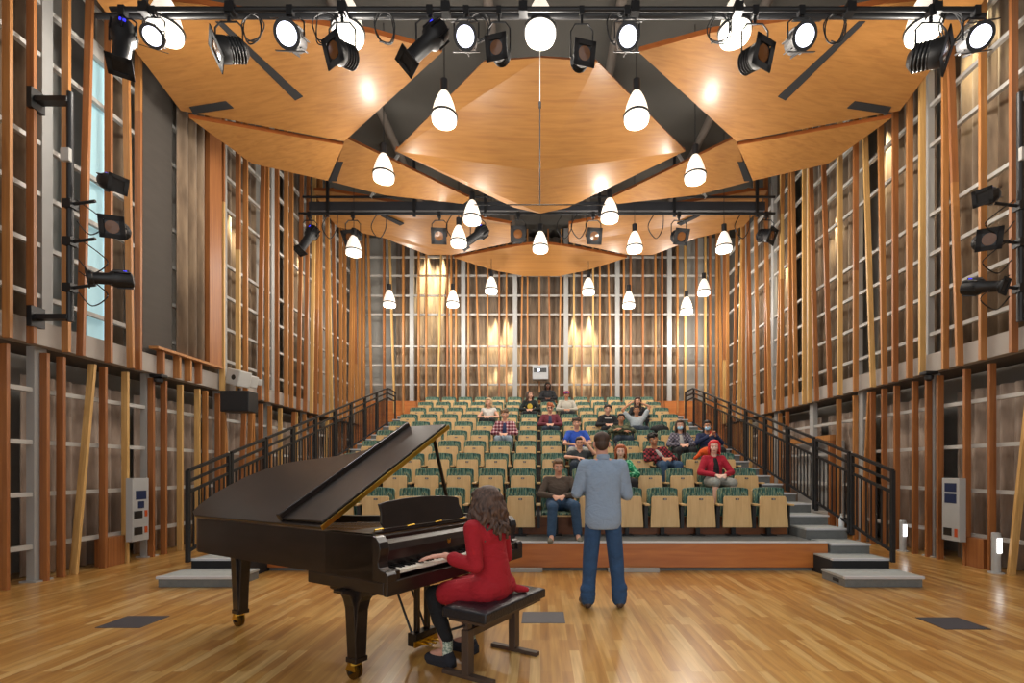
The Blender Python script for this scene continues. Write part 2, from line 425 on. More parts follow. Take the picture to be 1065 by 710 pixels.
# centre
c1 = [at(411,157,9.2), at(562,178,9.3), at(713,157,9.2)]
A1, A2, A3 = c1; T1, T2, T3 = at(503,64,7.95), at(562,60,7.95), at(621,64,7.95)
B1, B2, B3 = at(535,216,10.3), at(562,222,10.3), at(590,216,10.3)
panel('central faceted cherry wood ceiling panel, diamond shaped, above the seats',
      [[A1, A2, T2, T1], [A2, A3, T3, T2], [A1, B1, B2, A2], [A2, B2, B3, A3]])
# large side panels
for sd, w in ((1, 'left'), (-1, 'right')):
    q = (lambda p: p) if sd == 1 else mir
    P0 = at(188,115,7.75); P1 = at(358,147,8.85); P2 = at(460,54,7.5); P3 = at(385,33,7.1); P4 = at(205,8,6.7); P5 = at(60,-38,6.15); P7 = at(314,50,7.7)
    up = [P0, P1, P7, P4, P5]; up2 = [P1, P2, P3, P4, P7]
    # the upper sheet is one plane: fit through P0, P1, P2
    base = [P0, P1, P2]
    def pl(px, py): return onplane(px, py, base)
    U = [P0, P1, pl(306, 22), pl(205, 4), pl(96, -6)]
    V = [P1, P2, pl(385, 34), pl(306, 22)]
    L0 = P0 + Vector((.05, .12, -.03)); lo = [L0, at(341,187,9.4), P1]
    lo = [L0, at(250,170,8.7), at(341,188,9.5), at(357,151,8.9)]
    # lower sheet in one plane as well
    b2 = [L0, at(341,188,9.5), at(357,151,8.95)]
    lo = [L0, onplane(262,170,b2), b2[1], b2[2]]
    s1 = [pl(224, 22)-Vector((0,0,.01)), pl(231, 22)-Vector((0,0,.01)), pl(315, 100)-Vector((0,0,.01)), pl(307, 104)-Vector((0,0,.01))]
    s2 = [pl(197, 111)-Vector((0,0,.012)), pl(235, 105)-Vector((0,0,.012)), pl(243, 112)-Vector((0,0,.012)), pl(201, 118)-Vector((0,0,.012))]
    panel('large %s cherry wood ceiling panel with a long black slot' % w,
          [[q(p) for p in f] for f in (U, V, lo)], slots=[[q(p) for p in f] for f in (s1, s2)])
    # middle narrow panel
    m1 = [at(359,143,9.6), at(489,205,11.3), at(482,211,11.2), at(400,205,10.7), at(345,189,10.3)]
    b3 = [m1[0], m1[1], m1[4]]
    m1 = [m1[0]] + [onplane(489,206,b3), onplane(482,212,b3), onplane(400,203,b3)] + [m1[4]]
    sl = [onplane(x, y, b3)-Vector((0,0,.012)) for x, y in ((350,168),(357,168),(350,188),(342,188))]
    panel('narrow %s cherry wood ceiling panel beside the central diamond' % w, [[q(p) for p in m1]], slots=[[q(p) for p in sl]])
    # far panel behind the truss
    b4 = [at(297,196,12.6), at(532,232,12.7), at(450,265,14.2)]
    px4 = [(322,198),(345,199),(532,233),(532,252),(470,265),(445,265),(401,248),(351,236),(325,222)]
    sl = [onplane(x, y, b4)-Vector((0,0,.02)) for x, y in ((396,224),(400,223),(420,232),(416,234))]
    panel('far %s cherry wood ceiling panel behind the lighting truss' % w, [[q(clampx(onplane(x,y,b4))) for x,y in px4]], slots=[[q(p) for p in sl]])
b5 = [at(472,268,14.6), at(652,268,14.6), at(562,287,15.4)]
px5 = [(472,268),(537,256),(562,253),(587,256),(652,268),(610,281),(581,287),(545,287),(514,281)]
hl = [onplane(x,y,b5) for x,y in px5]
panel('farthest shallow cherry wood ceiling panel above the back rows', [hl])

# ------------------------------------------------------------------ seating platform
def PZ(i): return .38+.30*(i-1)
def PY_(i): return 6.62+.955*(i-1)
TN = ['front', 'second', 'third', 'fourth', 'fifth', 'sixth', 'seventh', 'eighth', 'ninth', 'back']
for i in range(1, 11):
    y0 = .05 if i == 1 else 0; z0 = 0 if i == 1 else PZ(i-1)+.002
    sp = empty('seating_tier', (0, PY_(i), z0), label='grey raked platform tier carrying the %s row of theatre seats' % TN[i-1], cat='seating platform', group='tiers of the raked seating platform')
    MB().box(-3.9, 3.9, y0, 9.75-.955*(i-1), 0, PZ(i)-z0).build('tier', STAIRSIDE, sp)
    if i > 1: MB().box(-3.88, 3.88, -.02, -.001, 0, PZ(i)-z0-.02).build('riser_board', TIERW, sp)
    else:
        MB().box(-3.96, 3.96, 0, .045, .05, .383).build('front_board', FRONTW, sp, bevel=.004)
        MB().box(-3.97, 3.97, -.01, .09, .385, .40).build('front_edge', NOSING, sp)
# side stairs and their loose bottom step
for sd, w in ((-1, 'left'), (1, 'right')):
    st = empty('side_stairs', (sd*4.2, 6.1, 0), label='grey side stairs with pale nosings climbing along the %s end of the seat rows' % w, cat='stairs')
    for k in range(2, 22):
        z = .38+.15*(k-3); y = .5+.478*(k-3)
        x0, x1 = (-.44, .3) if k == 2 else ((-.22 if k == 3 else -.29, .32))
        if sd < 0: x0, x1 = -x1, -x0
        if k == 2: z = .25; y = .1
        zb = 0 if k < 5 else z-.5
        o = MB().box(x0, x1, y, y+(.56 if k < 21 else 1.1), zb, z-.02).build('step', STAIRSIDE if k > 2 else BLACKM, st)
        MB().box(x0, x1, y-.01, y+(.56 if k < 21 else 1.1), z-.02, z).build('tread', STAIRG, o)
        MB().box(x0-.005, x1+.005, y-.03, y+.03, z-.022, z+.004).build('nosing', NOSING, o)
    bx = empty('step_block', (sd*4.08, 5.69, 0), label='loose grey bottom step block with pale edge on the floor at the %s stairs' % w, cat='step')
    MB().box(-.46, .46, .02, .49, 0, .10).build('block', STAIRSIDE, bx, bevel=.005)
    MB().box(-.47, .47, .03, .49, .10, .128).build('tread', STAIRG, bx)
    MB().box(-.475, .475, 0, .04, .098, .132).build('nosing', NOSING, bx, bevel=.004)
    MB().box(-.464 if sd > 0 else .458, -.458 if sd > 0 else .464, .14, .26, .03, .07).build('hand_slot', BLACKM, bx)
# guard rails
def ztop(y): return 1.375+.3007*(y-6.11)
for sd, w in ((-1, 'left'), (1, 'right')):
    ys = [6.11, 6.97, 7.87, 8.75, 9.62, 10.53, 11.43, 12.33, 13.23, 14.14]
    for j in range(9):
        ya, yb = ys[j]+.03, ys[j+1]-.03
        ordn = ('first (lowest)', 'second', 'third', 'fourth', 'fifth', 'sixth', 'seventh', 'eighth', 'ninth (topmost)')[j]
        g = empty('guard_rail', (sd*4.5, ya, 0), label='black metal guard rail section of the %s stairs, %s from the floor' % (w, ordn), cat='railing', group='guard rails of the side stairs')
        L = yb-ya; za, zb = ztop(ya), ztop(yb)
        for y, z in ((0, za), (L, zb)):
            MB().box(-.022, .022, y-.022, y+.022, z-1.17, z).build('post', BLACK, g)
        for dz, r in ((0, .045), (-.14, .028), (-.28, .028), (-1.03, .03)):
            MB().beam((0, 0, za+dz), (0, L, zb+dz), r, .035).build('rail', BLACK, g)
        for q in range(1, 8):
            y = L*q/8; z = za+(zb-za)*q/8
            MB().box(-.008, .008, y-.008, y+.008, z-1.03, z-.28).build('baluster', BLACK, g)
    g = empty('guard_rail', (sd*4.5, 14.2, 0), label='level black guard rail end piece at the top of the %s stairs' % w, cat='railing', group='guard rails of the side stairs')
    z = ztop(14.14)
    for y in (.7,): MB().box(-.022, .022, y-.022, y+.022, z-1.1, z).build('post', BLACK, g)
    for dz in (0, -.14, -.28, -1.0): MB().box(-.015, .015, 0, .7, z+dz-.018, z+dz+.018).build('rail', BLACK, g)
# ------------------------------------------------------------------ theatre seats
SEATX = [-.03+.55*(k-6.5) for k in range(14)]
def seat_common(t):
    mb = MB()                                        # upholstered back with gently arched top
    out = [(-.235, .30), (-.235, .71), (-.215, .728), (-.12, .741), (0, .745), (.12, .741), (.215, .728), (.235, .71), (.235, .30)]
    mb.slab([(x, .0, z) for x, z in out], (0, .075, 0)).build('backrest', FABRIC, t, bevel=.018)
    mb = MB(); mb.slab([(x*1.0, .076, z-.02) for x, z in out], (0, .02, 0)).build('back_shell', BIRCH, t)
    MB().box(-.03, .03, .0, .06, .0, .32).box(-.09, .09, -.06, .1, 0, .015).build('leg', BLACK, t)
    for s in (-1, 1):
        a = MB().box(s*.262-.012, s*.262+.012, -.10, .06, .12, .47).build('arm_frame', BLACK, t)
        MB().box(s*.262-.024, s*.262+.024, -.21, .05, .47, .50).build('armrest', BIRCH, t, bevel=.008)
def make_folded():
    t = empty('theatre_seat')
    seat_common(t)
    mb = MB()
    out = [(-.222, .14), (-.2, .585), (-.185, .612), (.185, .612), (.2, .585), (.222, .14)]
    mb.slab([(x, -.155+(z-.14)*.05, z) for x, z in out], (0, .03, 0)).build('seat_panel', BIRCH, t, bevel=.006)
    MB().slab([(x*.96, -.124+(z-.14)*.05, z+.005) for x, z in out], (0, .055, 0)).build('seat_cushion', FABRIC, t, bevel=.01)
    pl = MB().box(-.028, .028, -.145, -.135, .555, .58).build('number_plate', PLATE, t)
    MB().box(-.012, -.004, -.147, -.144, .56, .575).box(.002, .012, -.147, -.144, .56, .575).build('numeral', NOSING, pl)
    return t
def make_open():
    t = empty('theatre_seat')
    seat_common(t)
    MB().box(-.22, .22, -.48, .0, .355, .40).build('seat_cushion', FABRIC, t, bevel=.015)
    MB().box(-.215, .215, -.47, .0, .335, .356).build('seat_panel', BIRCH, t, bevel=.006)
    return t
OCC = {(1,7):0,(2,12):0,(2,9):0,(3,8):0,(4,8):0,(3,11):0,(4,12):0,(4,13):0,(5,10):0,(6,10):0,(6,11):0,(7,11):0,(10,7):0,(8,6):0,(8,8):0,(6,7):0,(7,4):0,(5,5):0,(6,12):1}
SEATY = lambda i: PY_(i)+.83
fold = make_folded(); opn = make_open(); uf = uo = False
ROWN = ['front', 'second', 'third', 'fourth', 'fifth', 'sixth', 'seventh', 'eighth', 'ninth', 'back']
SN = ['first', 'second', 'third', 'fourth', 'fifth', 'sixth', 'seventh']
for i in range(1, 11):
    for k in range(14):
        side = 'left' if k < 7 else 'right'; n = SN[k] if k < 7 else SN[13-k]
        pos = '%s row, %s seat from the %s end' % (ROWN[i-1], n, side)
        if (i, k) in OCC:
            o = opn if not uo else copy_tree(opn); uo = True
            o['label'] = ('open theatre seat with someone on it, ' if not OCC[(i,k)] else 'open theatre seat under a black bag, ')+pos
        else:
            o = fold if not uf else copy_tree(fold); uf = True
            o['label'] = 'folded birch theatre seat with green patterned back, '+pos
        o['category'] = 'seat'; o['group'] = 'theatre seats in ten rows'
        o.location = (SEATX[k], SEATY(i), PZ(i))
# ------------------------------------------------------------------ grand piano
# local x runs along the keyboard from bass to treble, y towards the tail
piano = empty('grand_piano', (-.936, 2.94, 0), PI/3, 'black concert grand piano with raised lid on brass casters', 'piano')
RIM = [(0,.13),(0,.6),(0,1.2),(0,1.8),(0,2.26),(.03,2.36),(.1,2.44),(.2,2.49),(.34,2.50),(.46,2.48),(.58,2.41),(.68,2.28),(.75,2.1),(.79,1.85),(.83,1.55),(.9,1.3),(1.03,1.12),(1.22,1.0),(1.40,.9),(1.51,.78),(1.555,.6),(1.555,.13)]
def offs(poly, d):
    out = []; n = len(poly)
    for i in range(n):
        p = Vector(poly[i]); a = Vector(poly[max(i-1,0)]); b = Vector(poly[min(i+1,n-1)])
        t = (b-a).normalized(); out.append((p.x+t.y*d, p.y-t.x*d))
    return out
def ring(mb, outer, inner, z0, z1):
    n = len(outer)
    vo = [(mb.bm.verts.new((x,y,z0)), mb.bm.verts.new((x,y,z1))) for x,y in outer]
    vi = [(mb.bm.verts.new((x,y,z0)), mb.bm.verts.new((x,y,z1))) for x,y in inner]
    for i in range(n-1):
        mb.face([vo[i][0],vo[i+1][0],vo[i+1][1],vo[i][1]]); mb.face([vi[i+1][0],vi[i][0],vi[i][1],vi[i+1][1]])
        mb.face([vo[i][1],vo[i+1][1],vi[i+1][1],vi[i][1]]); mb.face([vo[i+1][0],vo[i][0],vi[i][0],vi[i+1][0]])
    mb.face([vo[0][0],vo[0][1],vi[0][1],vi[0][0]]); mb.face([vo[-1][1],vo[-1][0],vi[-1][0],vi[-1][1]])
    return mb
ring(MB(), RIM, offs(RIM, .06), .70, .985).build('rim', PIANO, piano, smooth=True)
RI = offs(RIM, .058)
MB().slab([(x,y,.70) for x,y in RI], (0,0,.02)).build('bottom_board', PIANO, piano)
MB().slab([(x,max(y,.32),.86) for x,y in RI], (0,0,.015)).build('soundboard', GOLD, piano)
PLT = offs(RIM, .12); PLT = [(x, max(y,.62)) for x,y in PLT]
pl = MB().slab([(x,y,.905) for x,y in PLT], (0,0,.012)).build('iron_plate', GOLD, piano)
for k in range(6):
    MB().beam((.16+.2*k, .62, .925), (.14+.13*k, 1.5-.05*k, .925), .03, .02).build('plate_strut', GOLD, pl)
sm = MB()
for k in range(60):
    f = k/59; sm.beam((.13+1.3*f, .7, .94), (.13+.72*f+.25*f*f, 2.2-1.25*f**.8, .935), .002)
sm.build('strings', STEEL, piano)
MB().box(.09, 1.46, .42, .62, .87, .935).build('pin_block', GOLD, piano)
for k in range(5): MB().tube([(.2+.3*k,.36,.955),(.2+.3*k,.34,.985),(.27+.3*k,.34,.99),(.3+.3*k,.36,.955)], .006).build('brass_hook', BRASS, piano)
MB().box(.06, 1.495, .02, .74, .62, .70).build('keybed', PIANO, piano, bevel=.006)
MB().box(0, 1.555, 0, .035, .615, .705).build('key_slip', PIANO, piano, bevel=.006)
MB().box(0, .06, .035, .78, .62, .70).build('case_base', PIANO, piano, bevel=.006); MB().box(1.495, 1.555, .035, .78, .62, .70).build('case_base', PIANO, piano, bevel=.006)
# the two arms with their scrolled front
prof = [(0,.70),(0,.745),(.015,.765),(.05,.77),(.075,.785),(.082,.82),(.07,.865),(.062,.905),(.075,.945),(.105,.975),(.135,.985),(.6,.985),(.6,.70)]
for x0 in (0, 1.478):
    MB().slab([(x0,y,z) for y,z in prof], (.077,0,0)).build('arm', PIANO, piano, bevel=.004)
for x0 in (.077, 1.43): MB().box(x0, x0+.048, .02, .16, .70, .762).build('key_block', PIANO, piano, bevel=.006)
# keys
kx0, kw = .125, .02515
wk = bk_ = None
for i in range(52):
    if wk is None: wk = MB().box(.0006, kw-.0006, .035, .185, .735, .757).build('white_key', IVORY, piano, bevel=.001); wk.location.x = kx0
    else:
        c = wk.copy(); COL.objects.link(c); c.parent = piano; c.location.x = kx0+kw*i; KIDS[piano.name].append(c)
    if i < 51 and (i+5) % 7 in (0,1,3,4,5) or i == 0:
        if bk_ is None: bk_ = MB().hexa([(-.0055,.085,.757),(.0055,.085,.757),(.0055,.185,.757),(-.0055,.185,.757),(-.0045,.092,.769),(.0045,.092,.769),(.0045,.185,.769),(-.0045,.185,.769)]).build('black_key', EBONY, piano); bk_.location.x = kx0+kw*(i+1)
        else:
            c = bk_.copy(); COL.objects.link(c); c.parent = piano; c.location.x = kx0+kw*(i+1); KIDS[piano.name].append(c)
fb = [(.185,.755),(.178,.80),(.18,.86),(.20,.905),(.235,.93),(.25,.93),(.25,.755)]
fbo = MB().slab([(.077,y,z) for y,z in fb], (1.401,0,0)).build('fallboard', PIANO, piano, bevel=.003)
em = MB()                                             # small gilt emblem and faint line of gilt lettering strokes
em.box(.765,.785,.1765,.179,.835,.86); em.box(.758,.763,.1765,.179,.84,.87); em.box(.787,.792,.1765,.179,.84,.87)
em.build('gilt_emblem', BRASS, fbo)
MB().box(.077, 1.478, .24, .30, .925, .955).build('nameboard_rail', PIANO, piano, bevel=.004)
MB().box(.09, 1.465, .30, .33, .90, .95).build('felt_rail', mat('rust_felt', '7a4a28', .8), piano)
# music desk
MB().box(.10, 1.455, .335, .56, .955, .972).build('desk_tray', PIANO, piano, bevel=.004)
DESK = [(.31,.975),(.285,1.02),(.30,1.10),(.29,1.155),(.36,1.17),(.55,1.185),(.74,1.19),(.93,1.185),(1.10,1.17),(1.155,1.155),(1.15,1.10),(1.19,1.02),(1.18,.975)]
MB().slab([(x, .36+(z-.975)*.22, z) for x,z in DESK], (0,.018,0)).build('music_desk', PIANO, piano, bevel=.003)
MB().box(.28, 1.2, .338, .362, .970, .986).build('desk_ledge', PIANO, piano, bevel=.004)
# lid, folded front flap, brass hinge, prop
TH = math.radians(31.3); CT, ST = math.cos(TH), math.sin(TH)
LM = Matrix(((CT,0,-ST,-.012),(0,1,0,0),(ST,0,CT,.995),(0,0,0,1)))
LID = [(-.0,.604),(-.0,1.2),(-.0,1.8),(-.0,2.28),(.04,2.40),(.13,2.475),(.26,2.52),(.40,2.51),(.55,2.45),(.66,2.34),(.75,2.18),(.80,1.95),(.84,1.65),(.90,1.36),(.99,1.18),(1.12,1.10),(1.22,1.06),(1.28,.98),(1.285,.604)]
LIDP = [(x/CT*.985, y) for x,y in LID]
MB().slab([(x,y,.0) for x,y in LIDP], (0,0,.022)).xf(LM).build('lid', PIANO_LID, piano, bevel=.006)
fl = MB().box(.03, 1.49, .612, 1.075, .026, .046).xf(LM).build('lid_flap', PIANO_LID, piano, bevel=.006)
MB().box(.02, 1.50, 1.06, 1.10, .024, .085).xf(LM).build('flap_lip', PIANO, fl, bevel=.008)
MB().box(.0, 1.50, .594, .606, -.004, .03).xf(LM).build('lid_hinge', BRASS, piano)
pt = LM @ Vector((1.335, .66, 0))
MB().beam((1.47,.765,.985), pt, .026, .02).build('lid_prop', PIANO, piano)
# legs with casters
def leg(x, y, big=True):
    mb = MB(); w = .11
    if big:
        pr = [(-.20,.62),(-.20,.585),(-.12,.57),(-.085,.53),(-.06,.46),(-.036,.13),(.036,.13),(.06,.46),(.085,.53),(.12,.57),(.22,.585),(.22,.62)]
        mb.slab([(x-.045,y+a,z) for a,z in pr], (.09,0,0))
        pr = [(-.15,.62),(-.15,.60),(-.09,.58),(-.06,.50),(-.04,.13),(.04,.13),(.06,.50),(.09,.58),(.15,.60),(.15,.62)]
        mb.slab([(x+a,y-.045,z) for a,z in pr], (0,.09,0))
    else:
        pr = [(-.17,.705),(-.17,.68),(-.10,.66),(-.08,.60),(-.05,.13),(.05,.13),(.09,.60),(.10,.70)]
        mb.slab([(x-.04,y+a,z) for a,z in pr], (.08,0,0)); mb.slab([(x+a*.8,y-.038,z) for a,z in pr], (0,.076,0))
    mb.box(x-.05,x+.05,y-.05,y+.05,.115,.15)
    lg = mb.build('leg', PIANO, piano, bevel=.004)
    cs = MB(); cx, cy = x-.01, y+.01
    cs.cyl((cx,cy,.10),(cx,cy,.118),.045,seg=16)
    cs.hexa([(cx-.035,cy-.04,.06),(cx-.025,cy-.04,.06),(cx-.025,cy+.05,.06),(cx-.035,cy+.05,.06),(cx-.035,cy-.03,.10),(cx-.025,cy-.03,.10),(cx-.025,cy+.03,.10),(cx-.035,cy+.03,.10)])
    cs.hexa([(cx+.025,cy-.04,.06),(cx+.035,cy-.04,.06),(cx+.035,cy+.05,.06),(cx+.025,cy+.05,.06),(cx+.025,cy-.03,.10),(cx+.035,cy-.03,.10),(cx+.035,cy+.03,.10),(cx+.025,cy+.03,.10)])
    c = cs.build('caster', BRASS, lg)
    wh = MB()
    for s in (-1,1): wh.cyl((cx+s*.004,cy,.055),(cx+s*.022,cy,.055),.055,seg=22)
    wh.build('wheel', mat('dark_brass','6e5426',.35,metal=.9), lg)
    MB().cyl((cx-.045,cy,.05),(cx+.045,cy,.05),.012).build('axle', BLACK, lg)
leg(.10, .40); leg(1.46, .42); leg(.31, 2.2, False)
ly = MB()
for x in (.68, .79): ly.box(x-.016, x+.016, .40, .44, .14, .64)
ly.box(.62, .85, .37, .46, .04, .14); ly.box(.63,.84,.38,.45,.56,.62)
lyo = ly.build('pedal_lyre', PIANO, piano, bevel=.004)
for x in (.68, .735, .79): MB().box(x-.012, x+.012, .27, .38, .055, .068).build('pedal', BRASS, lyo, bevel=.003)
MB().box(.60,.87,.36,.375,.045,.09).build('brass_plate', BRASS, lyo)
for x in (.66,.81): MB().cyl((x,.45,.12),(x,.72,.63),.009).build('lyre_brace', BLACK, lyo)

# ------------------------------------------------------------------ piano bench (same axes)
bench = empty('piano_bench', (-.936, 2.94, 0), PI/3, 'black leather piano bench on bronze T shaped metal feet', 'bench')
sb = MB()                                             # quilted pad
nx, ny = 24, 14; x0, x1, y0, y1 = .37, 1.14, -.47, -.11; V = {}
for i in range(nx+1):
    for j in range(ny+1):
        u, v = i/nx, j/ny; e = min(u, 1-u, (v)*.5, (1-v)*.5)
        puff = .018*min(1, e*10)**.5 - .007*(math.exp(-((u*4)%1-.5)**2*60)+math.exp(-((v*2)%1-.5)**2*60))*min(1,e*8)
        V[i,j] = sb.bm.verts.new((x0+(x1-x0)*u, y0+(y1-y0)*v, .485+puff))
for i in range(nx):
    for j in range(ny): sb.face([V[i,j],V[i+1,j],V[i+1,j+1],V[i,j+1]])
bd = [V[i,0] for i in range(nx+1)]+[V[nx,j] for j in range(1,ny+1)]+[V[i,ny] for i in range(nx-1,-1,-1)]+[V[0,j] for j in range(ny-1,0,-1)]
lo = [sb.bm.verts.new((v.co.x, v.co.y, .42)) for v in bd]
for i in range(len(bd)): sb.face([bd[i], bd[(i+1)%len(bd)], lo[(i+1)%len(bd)], lo[i]])
sb.face(lo[::-1])
sb.build('seat', LEATHER, bench, smooth=True, bevel=.008)
MB().box(.40, 1.11, -.44, -.14, .395, .42).build('seat_frame', BENCHF, bench)
for x in (.47, 1.04):
    MB().box(x-.025, x+.025, -.46, -.04, 0, .03).build('foot', BENCHF, bench, bevel=.004)
    MB().box(x-.033, x+.033, -.275, -.215, .03, .33).build('leg', BENCHF, bench, bevel=.004)
    MB().box(x-.022, x+.022, -.265, -.225, .33, .40).build('piston', BENCHF, bench)
MB().box(.49, 1.02, -.258, -.232, .27, .32).build('crossbar', BENCHF, bench)
MB().cyl((.47,-.245,.36),(.36,-.2,.35),.008).build('height_knob', BLACK, bench)

# ------------------------------------------------------------------ pendant lamps
GLASS = emit('lit_glass', 'fff3e2', .72); GLASSB = emit('lit_bowl', 'fffaf0', 1.15)
def make_pendant():
    t = empty('pendant_lamp')
    pr = [(.05,.26),(.075,.22),(.105,.15),(.135,.06),(.158,-.04),(.172,-.10)]
    MB().lathe(pr, seg=28).build('lamp_shade', GLASS, t, smooth=True)
    MB().lathe([(.172,-.098),(.184,-.105),(.184,-.126),(.172,-.132)], seg=28).build('metal_ring', BLACK, t)
    MB().lathe([(.171,-.13),(.172,-.18),(.16,-.215),(.15,-.218),(.0001,-.219)], seg=28, cap=False).build('diffuser', GLASSB, t, smooth=True)
    MB().cyl((0,0,.25),(0,0,.44),.055).build('socket', BLACK, t)
    MB().cyl((0,0,.44),(0,0,2.86),.007,seg=6).build('cord', BLACK, t)
    return t
PEND = [(172,20,'nearest row, leftmost'),(362,22,'nearest row, second from the left'),(562,22,'nearest row, in the centre'),(764,22,'nearest row, second from the right'),(960,20,'nearest row, rightmost'),
 (462,113,'left of the diamond panel'),(662,113,'right of the diamond panel'),(399,175,'third row, on the left'),(723,176,'third row, on the right'),
 (491,221,'before the truss, left'),(634,219,'before the truss, right'),(368,256,'behind the truss, far left'),(477,246,'behind the truss, left of centre'),(562,252,'behind the truss, in the centre'),(660,252,'behind the truss, right of centre'),(753,252,'behind the truss, far right'),
 (405,311,'farthest row, leftmost'),(471,311,'farthest row, second from the left'),(511,297,'farthest row, third from the left'),(612,298,'farthest row, fourth from the right'),(654,312,'farthest row, third from the right'),(714,318,'farthest row, second from the right'),(732,299,'farthest row, rightmost')]
pd = make_pendant()
for i, (x, y, w) in enumerate(PEND):
    o = pd if i == 0 else copy_tree(pd); d = 5.6*FPX/(PY-y) if y < 300 else {311:15.0,312:15.0,318:15.4}[y]
    p = at(x, y, d); o.location = p; o.scale = (1.12,1.12,max(1,(ZC+.03-p.z)/2.86))
    o['label'] = 'lit white glass pendant lamp, '+w; o['category'] = 'pendant lamp'; o['group'] = 'pendant lamps over the hall'
    l = bpy.data.lights.new('pendant_light', 'POINT'); l.energy = PENDANT_W; l.color = PENDANT_COL; l.shadow_soft_size = .12
    lo_ = bpy.data.objects.new('pendant_light', l); COL.objects.link(lo_); lo_.location = p - Vector((0,0,.62))

# ------------------------------------------------------------------ pipes and truss
def pipe(name, label, a, b, r, m=BLACK, cat='lighting pipe'):
    return tag(MB().cyl(a, b, r).build(name, m, smooth=True), label, cat)
DP = 5.6; pz = at(0, 10, DP).z
fp = empty('lighting_pipe', (0, DP, pz), label='black front lighting pipe with clamps above the stage edge', cat='lighting pipe')
MB().cyl((-5.0,0,0),(5.05,0,0),.03).build('pipe', BLACK, fp, smooth=True)
MB().cyl((-5.4,.25,.16),(5.4,.25,.16),.035).build('pipe', BLACK, fp, smooth=True)
for x in (-4.6,-3.6,-2.3,-1.1,-.2,1.1,2.3,3.6,4.6):
    MB().beam((x,0,0),(x,.02,ZC-pz), .03, .05).build('hanger', BLACK, fp)
    MB().box(x-.05,x+.05,-.05,.05,-.06,.06).build('clamp', BLACK, fp)
DT = 12.2; tz = at(0, 222, DT).z
tr = empty('lighting_truss', (0, DT, tz), label='dark lighting truss with beam and two pipes across the hall behind the ceiling panels', cat='lighting truss')
xa, xb = (315-PX)/FPX*DT, (806-PX)/FPX*DT
MB().cyl((xa-.1,0,0),(xb,0,0),.035).build('pipe', BLACK, tr, smooth=True)
MB().box(xa+.1, xb-.2, .1, .35, .14, .36).build('beam', mat('truss_paint', '33353b', .6), tr)
MB().cyl((xa,0,.42),(xb,0,.42),.03).build('pipe', BLACK, tr, smooth=True)
for x in (-5.4,-3.2,-1.4,1.5,3.4,5.5):
    MB().beam((x,0,-.08),(x,0,ZC-tz), .07, .05).build('hanger', BLACK, tr)
for x in (-4.3,4.2): MB().beam((x,-.0,.4),(x+(.9 if x<0 else -.9),.0,ZC-tz), .06).build('brace', GREY_STEEL, tr)
# microphone drop on the room axis
mc = empty('hanging_microphone_bar', at(561.5, 150, 6.6), label='thin black microphone rod hanging on a cable before the central diamond panel', cat='microphone')
MB().cyl((0,0,.56),(0,0,2.6),.004,seg=6).build('cable', WHITE_PAINT, mc)
MB().cyl((0,0,.50),(0,0,.58),.018).build('connector', BLACK, mc)
MB().cyl((0,0,-.83),(0,0,.50),.008,seg=8).build('rod', BLACK, mc)
MB().cyl((-.9,0,-.83),(.9,0,-.83),.008,seg=8).build('cross_bar', BLACK, mc)
# roof ducts and conduits seen between the panels
for i, (x, w) in enumerate(((-3.6,'left'),(-.9,'left of centre'),(1.4,'right of centre'),(3.9,'right'))):
    tag(MB().cyl((x,3,ZC-.25),(x,16,ZC-.25),.09).build('roof_conduit', SOFFIT, smooth=True), 'grey conduit under the dark ceiling, %s, seen between the wooden panels' % w, 'conduit')

# ------------------------------------------------------------------ stage lights
LEDG = emit('led_lens', 'e8ecff', 3.0); LENS = mat('amber_lens', '6a4426', .15); BLUE = emit('blue_marker', '3a3cff', 1.2)
def yoke(t, h, r=.16):
    MB().tube([(-r,0,0),(-r,0,h*.55),(-r*.6,0,h*.7),(r*.6,0,h*.7),(r,0,h*.55),(r,0,0)], .011).build('yoke', BLACK, t)
    MB().cyl((0,0,h*.7),(0,0,h-.02),.018).box(-.035,.035,-.035,.035,h-.09,h+.03).build('clamp', BLACK, t)
def par(t, M):
    MB().lathe([(.08,-.22),(.12,-.19),(.135,-.05),(.14,.07),(.15,.08),(.15,.10),(.115,.10)], M, 24).build('housing', BLACK, t, smooth=True)
    for k in range(8):
        a = 2*PI*k/8; MB().box(-.006,.006,.125,.15,-.2,.02, M @ Matrix.Rotation(a,4,'Z')).build('fin', BLACK, t)
    MB().lathe([(.112,.095),(.112,.102),(.0001,.104)], M, 24, cap=False).build('lens', LEDG, t)
    for u in (-.15,.142): MB().box(-.17,.17,u,u+.008,.04,.09,M).build('filter_frame', BLACK, t)
def fres(t, M):
    MB().lathe([(.07,-.20),(.11,-.16),(.12,.0),(.135,.02),(.135,.12)], M, 20).build('housing', BLACK, t, smooth=True)
    for k in range(5): MB().lathe([(.128,-.15+.035*k),(.133,-.14+.035*k),(.128,-.13+.035*k)], M, 20).build('cooling_rib', BLACK, t)
    MB().lathe([(.09,.12),(.09,.128),(.0001,.135)], M, 20, cap=False).build('lens', LENS, t)
    mb = MB(); s = .16
    for a in range(4): mb.box(-s,s,-s,-.095,.128,.14, M @ Matrix.Rotation(a*PI/2,4,'Z'))
    mb.build('gel_plate', BLACKM, t)
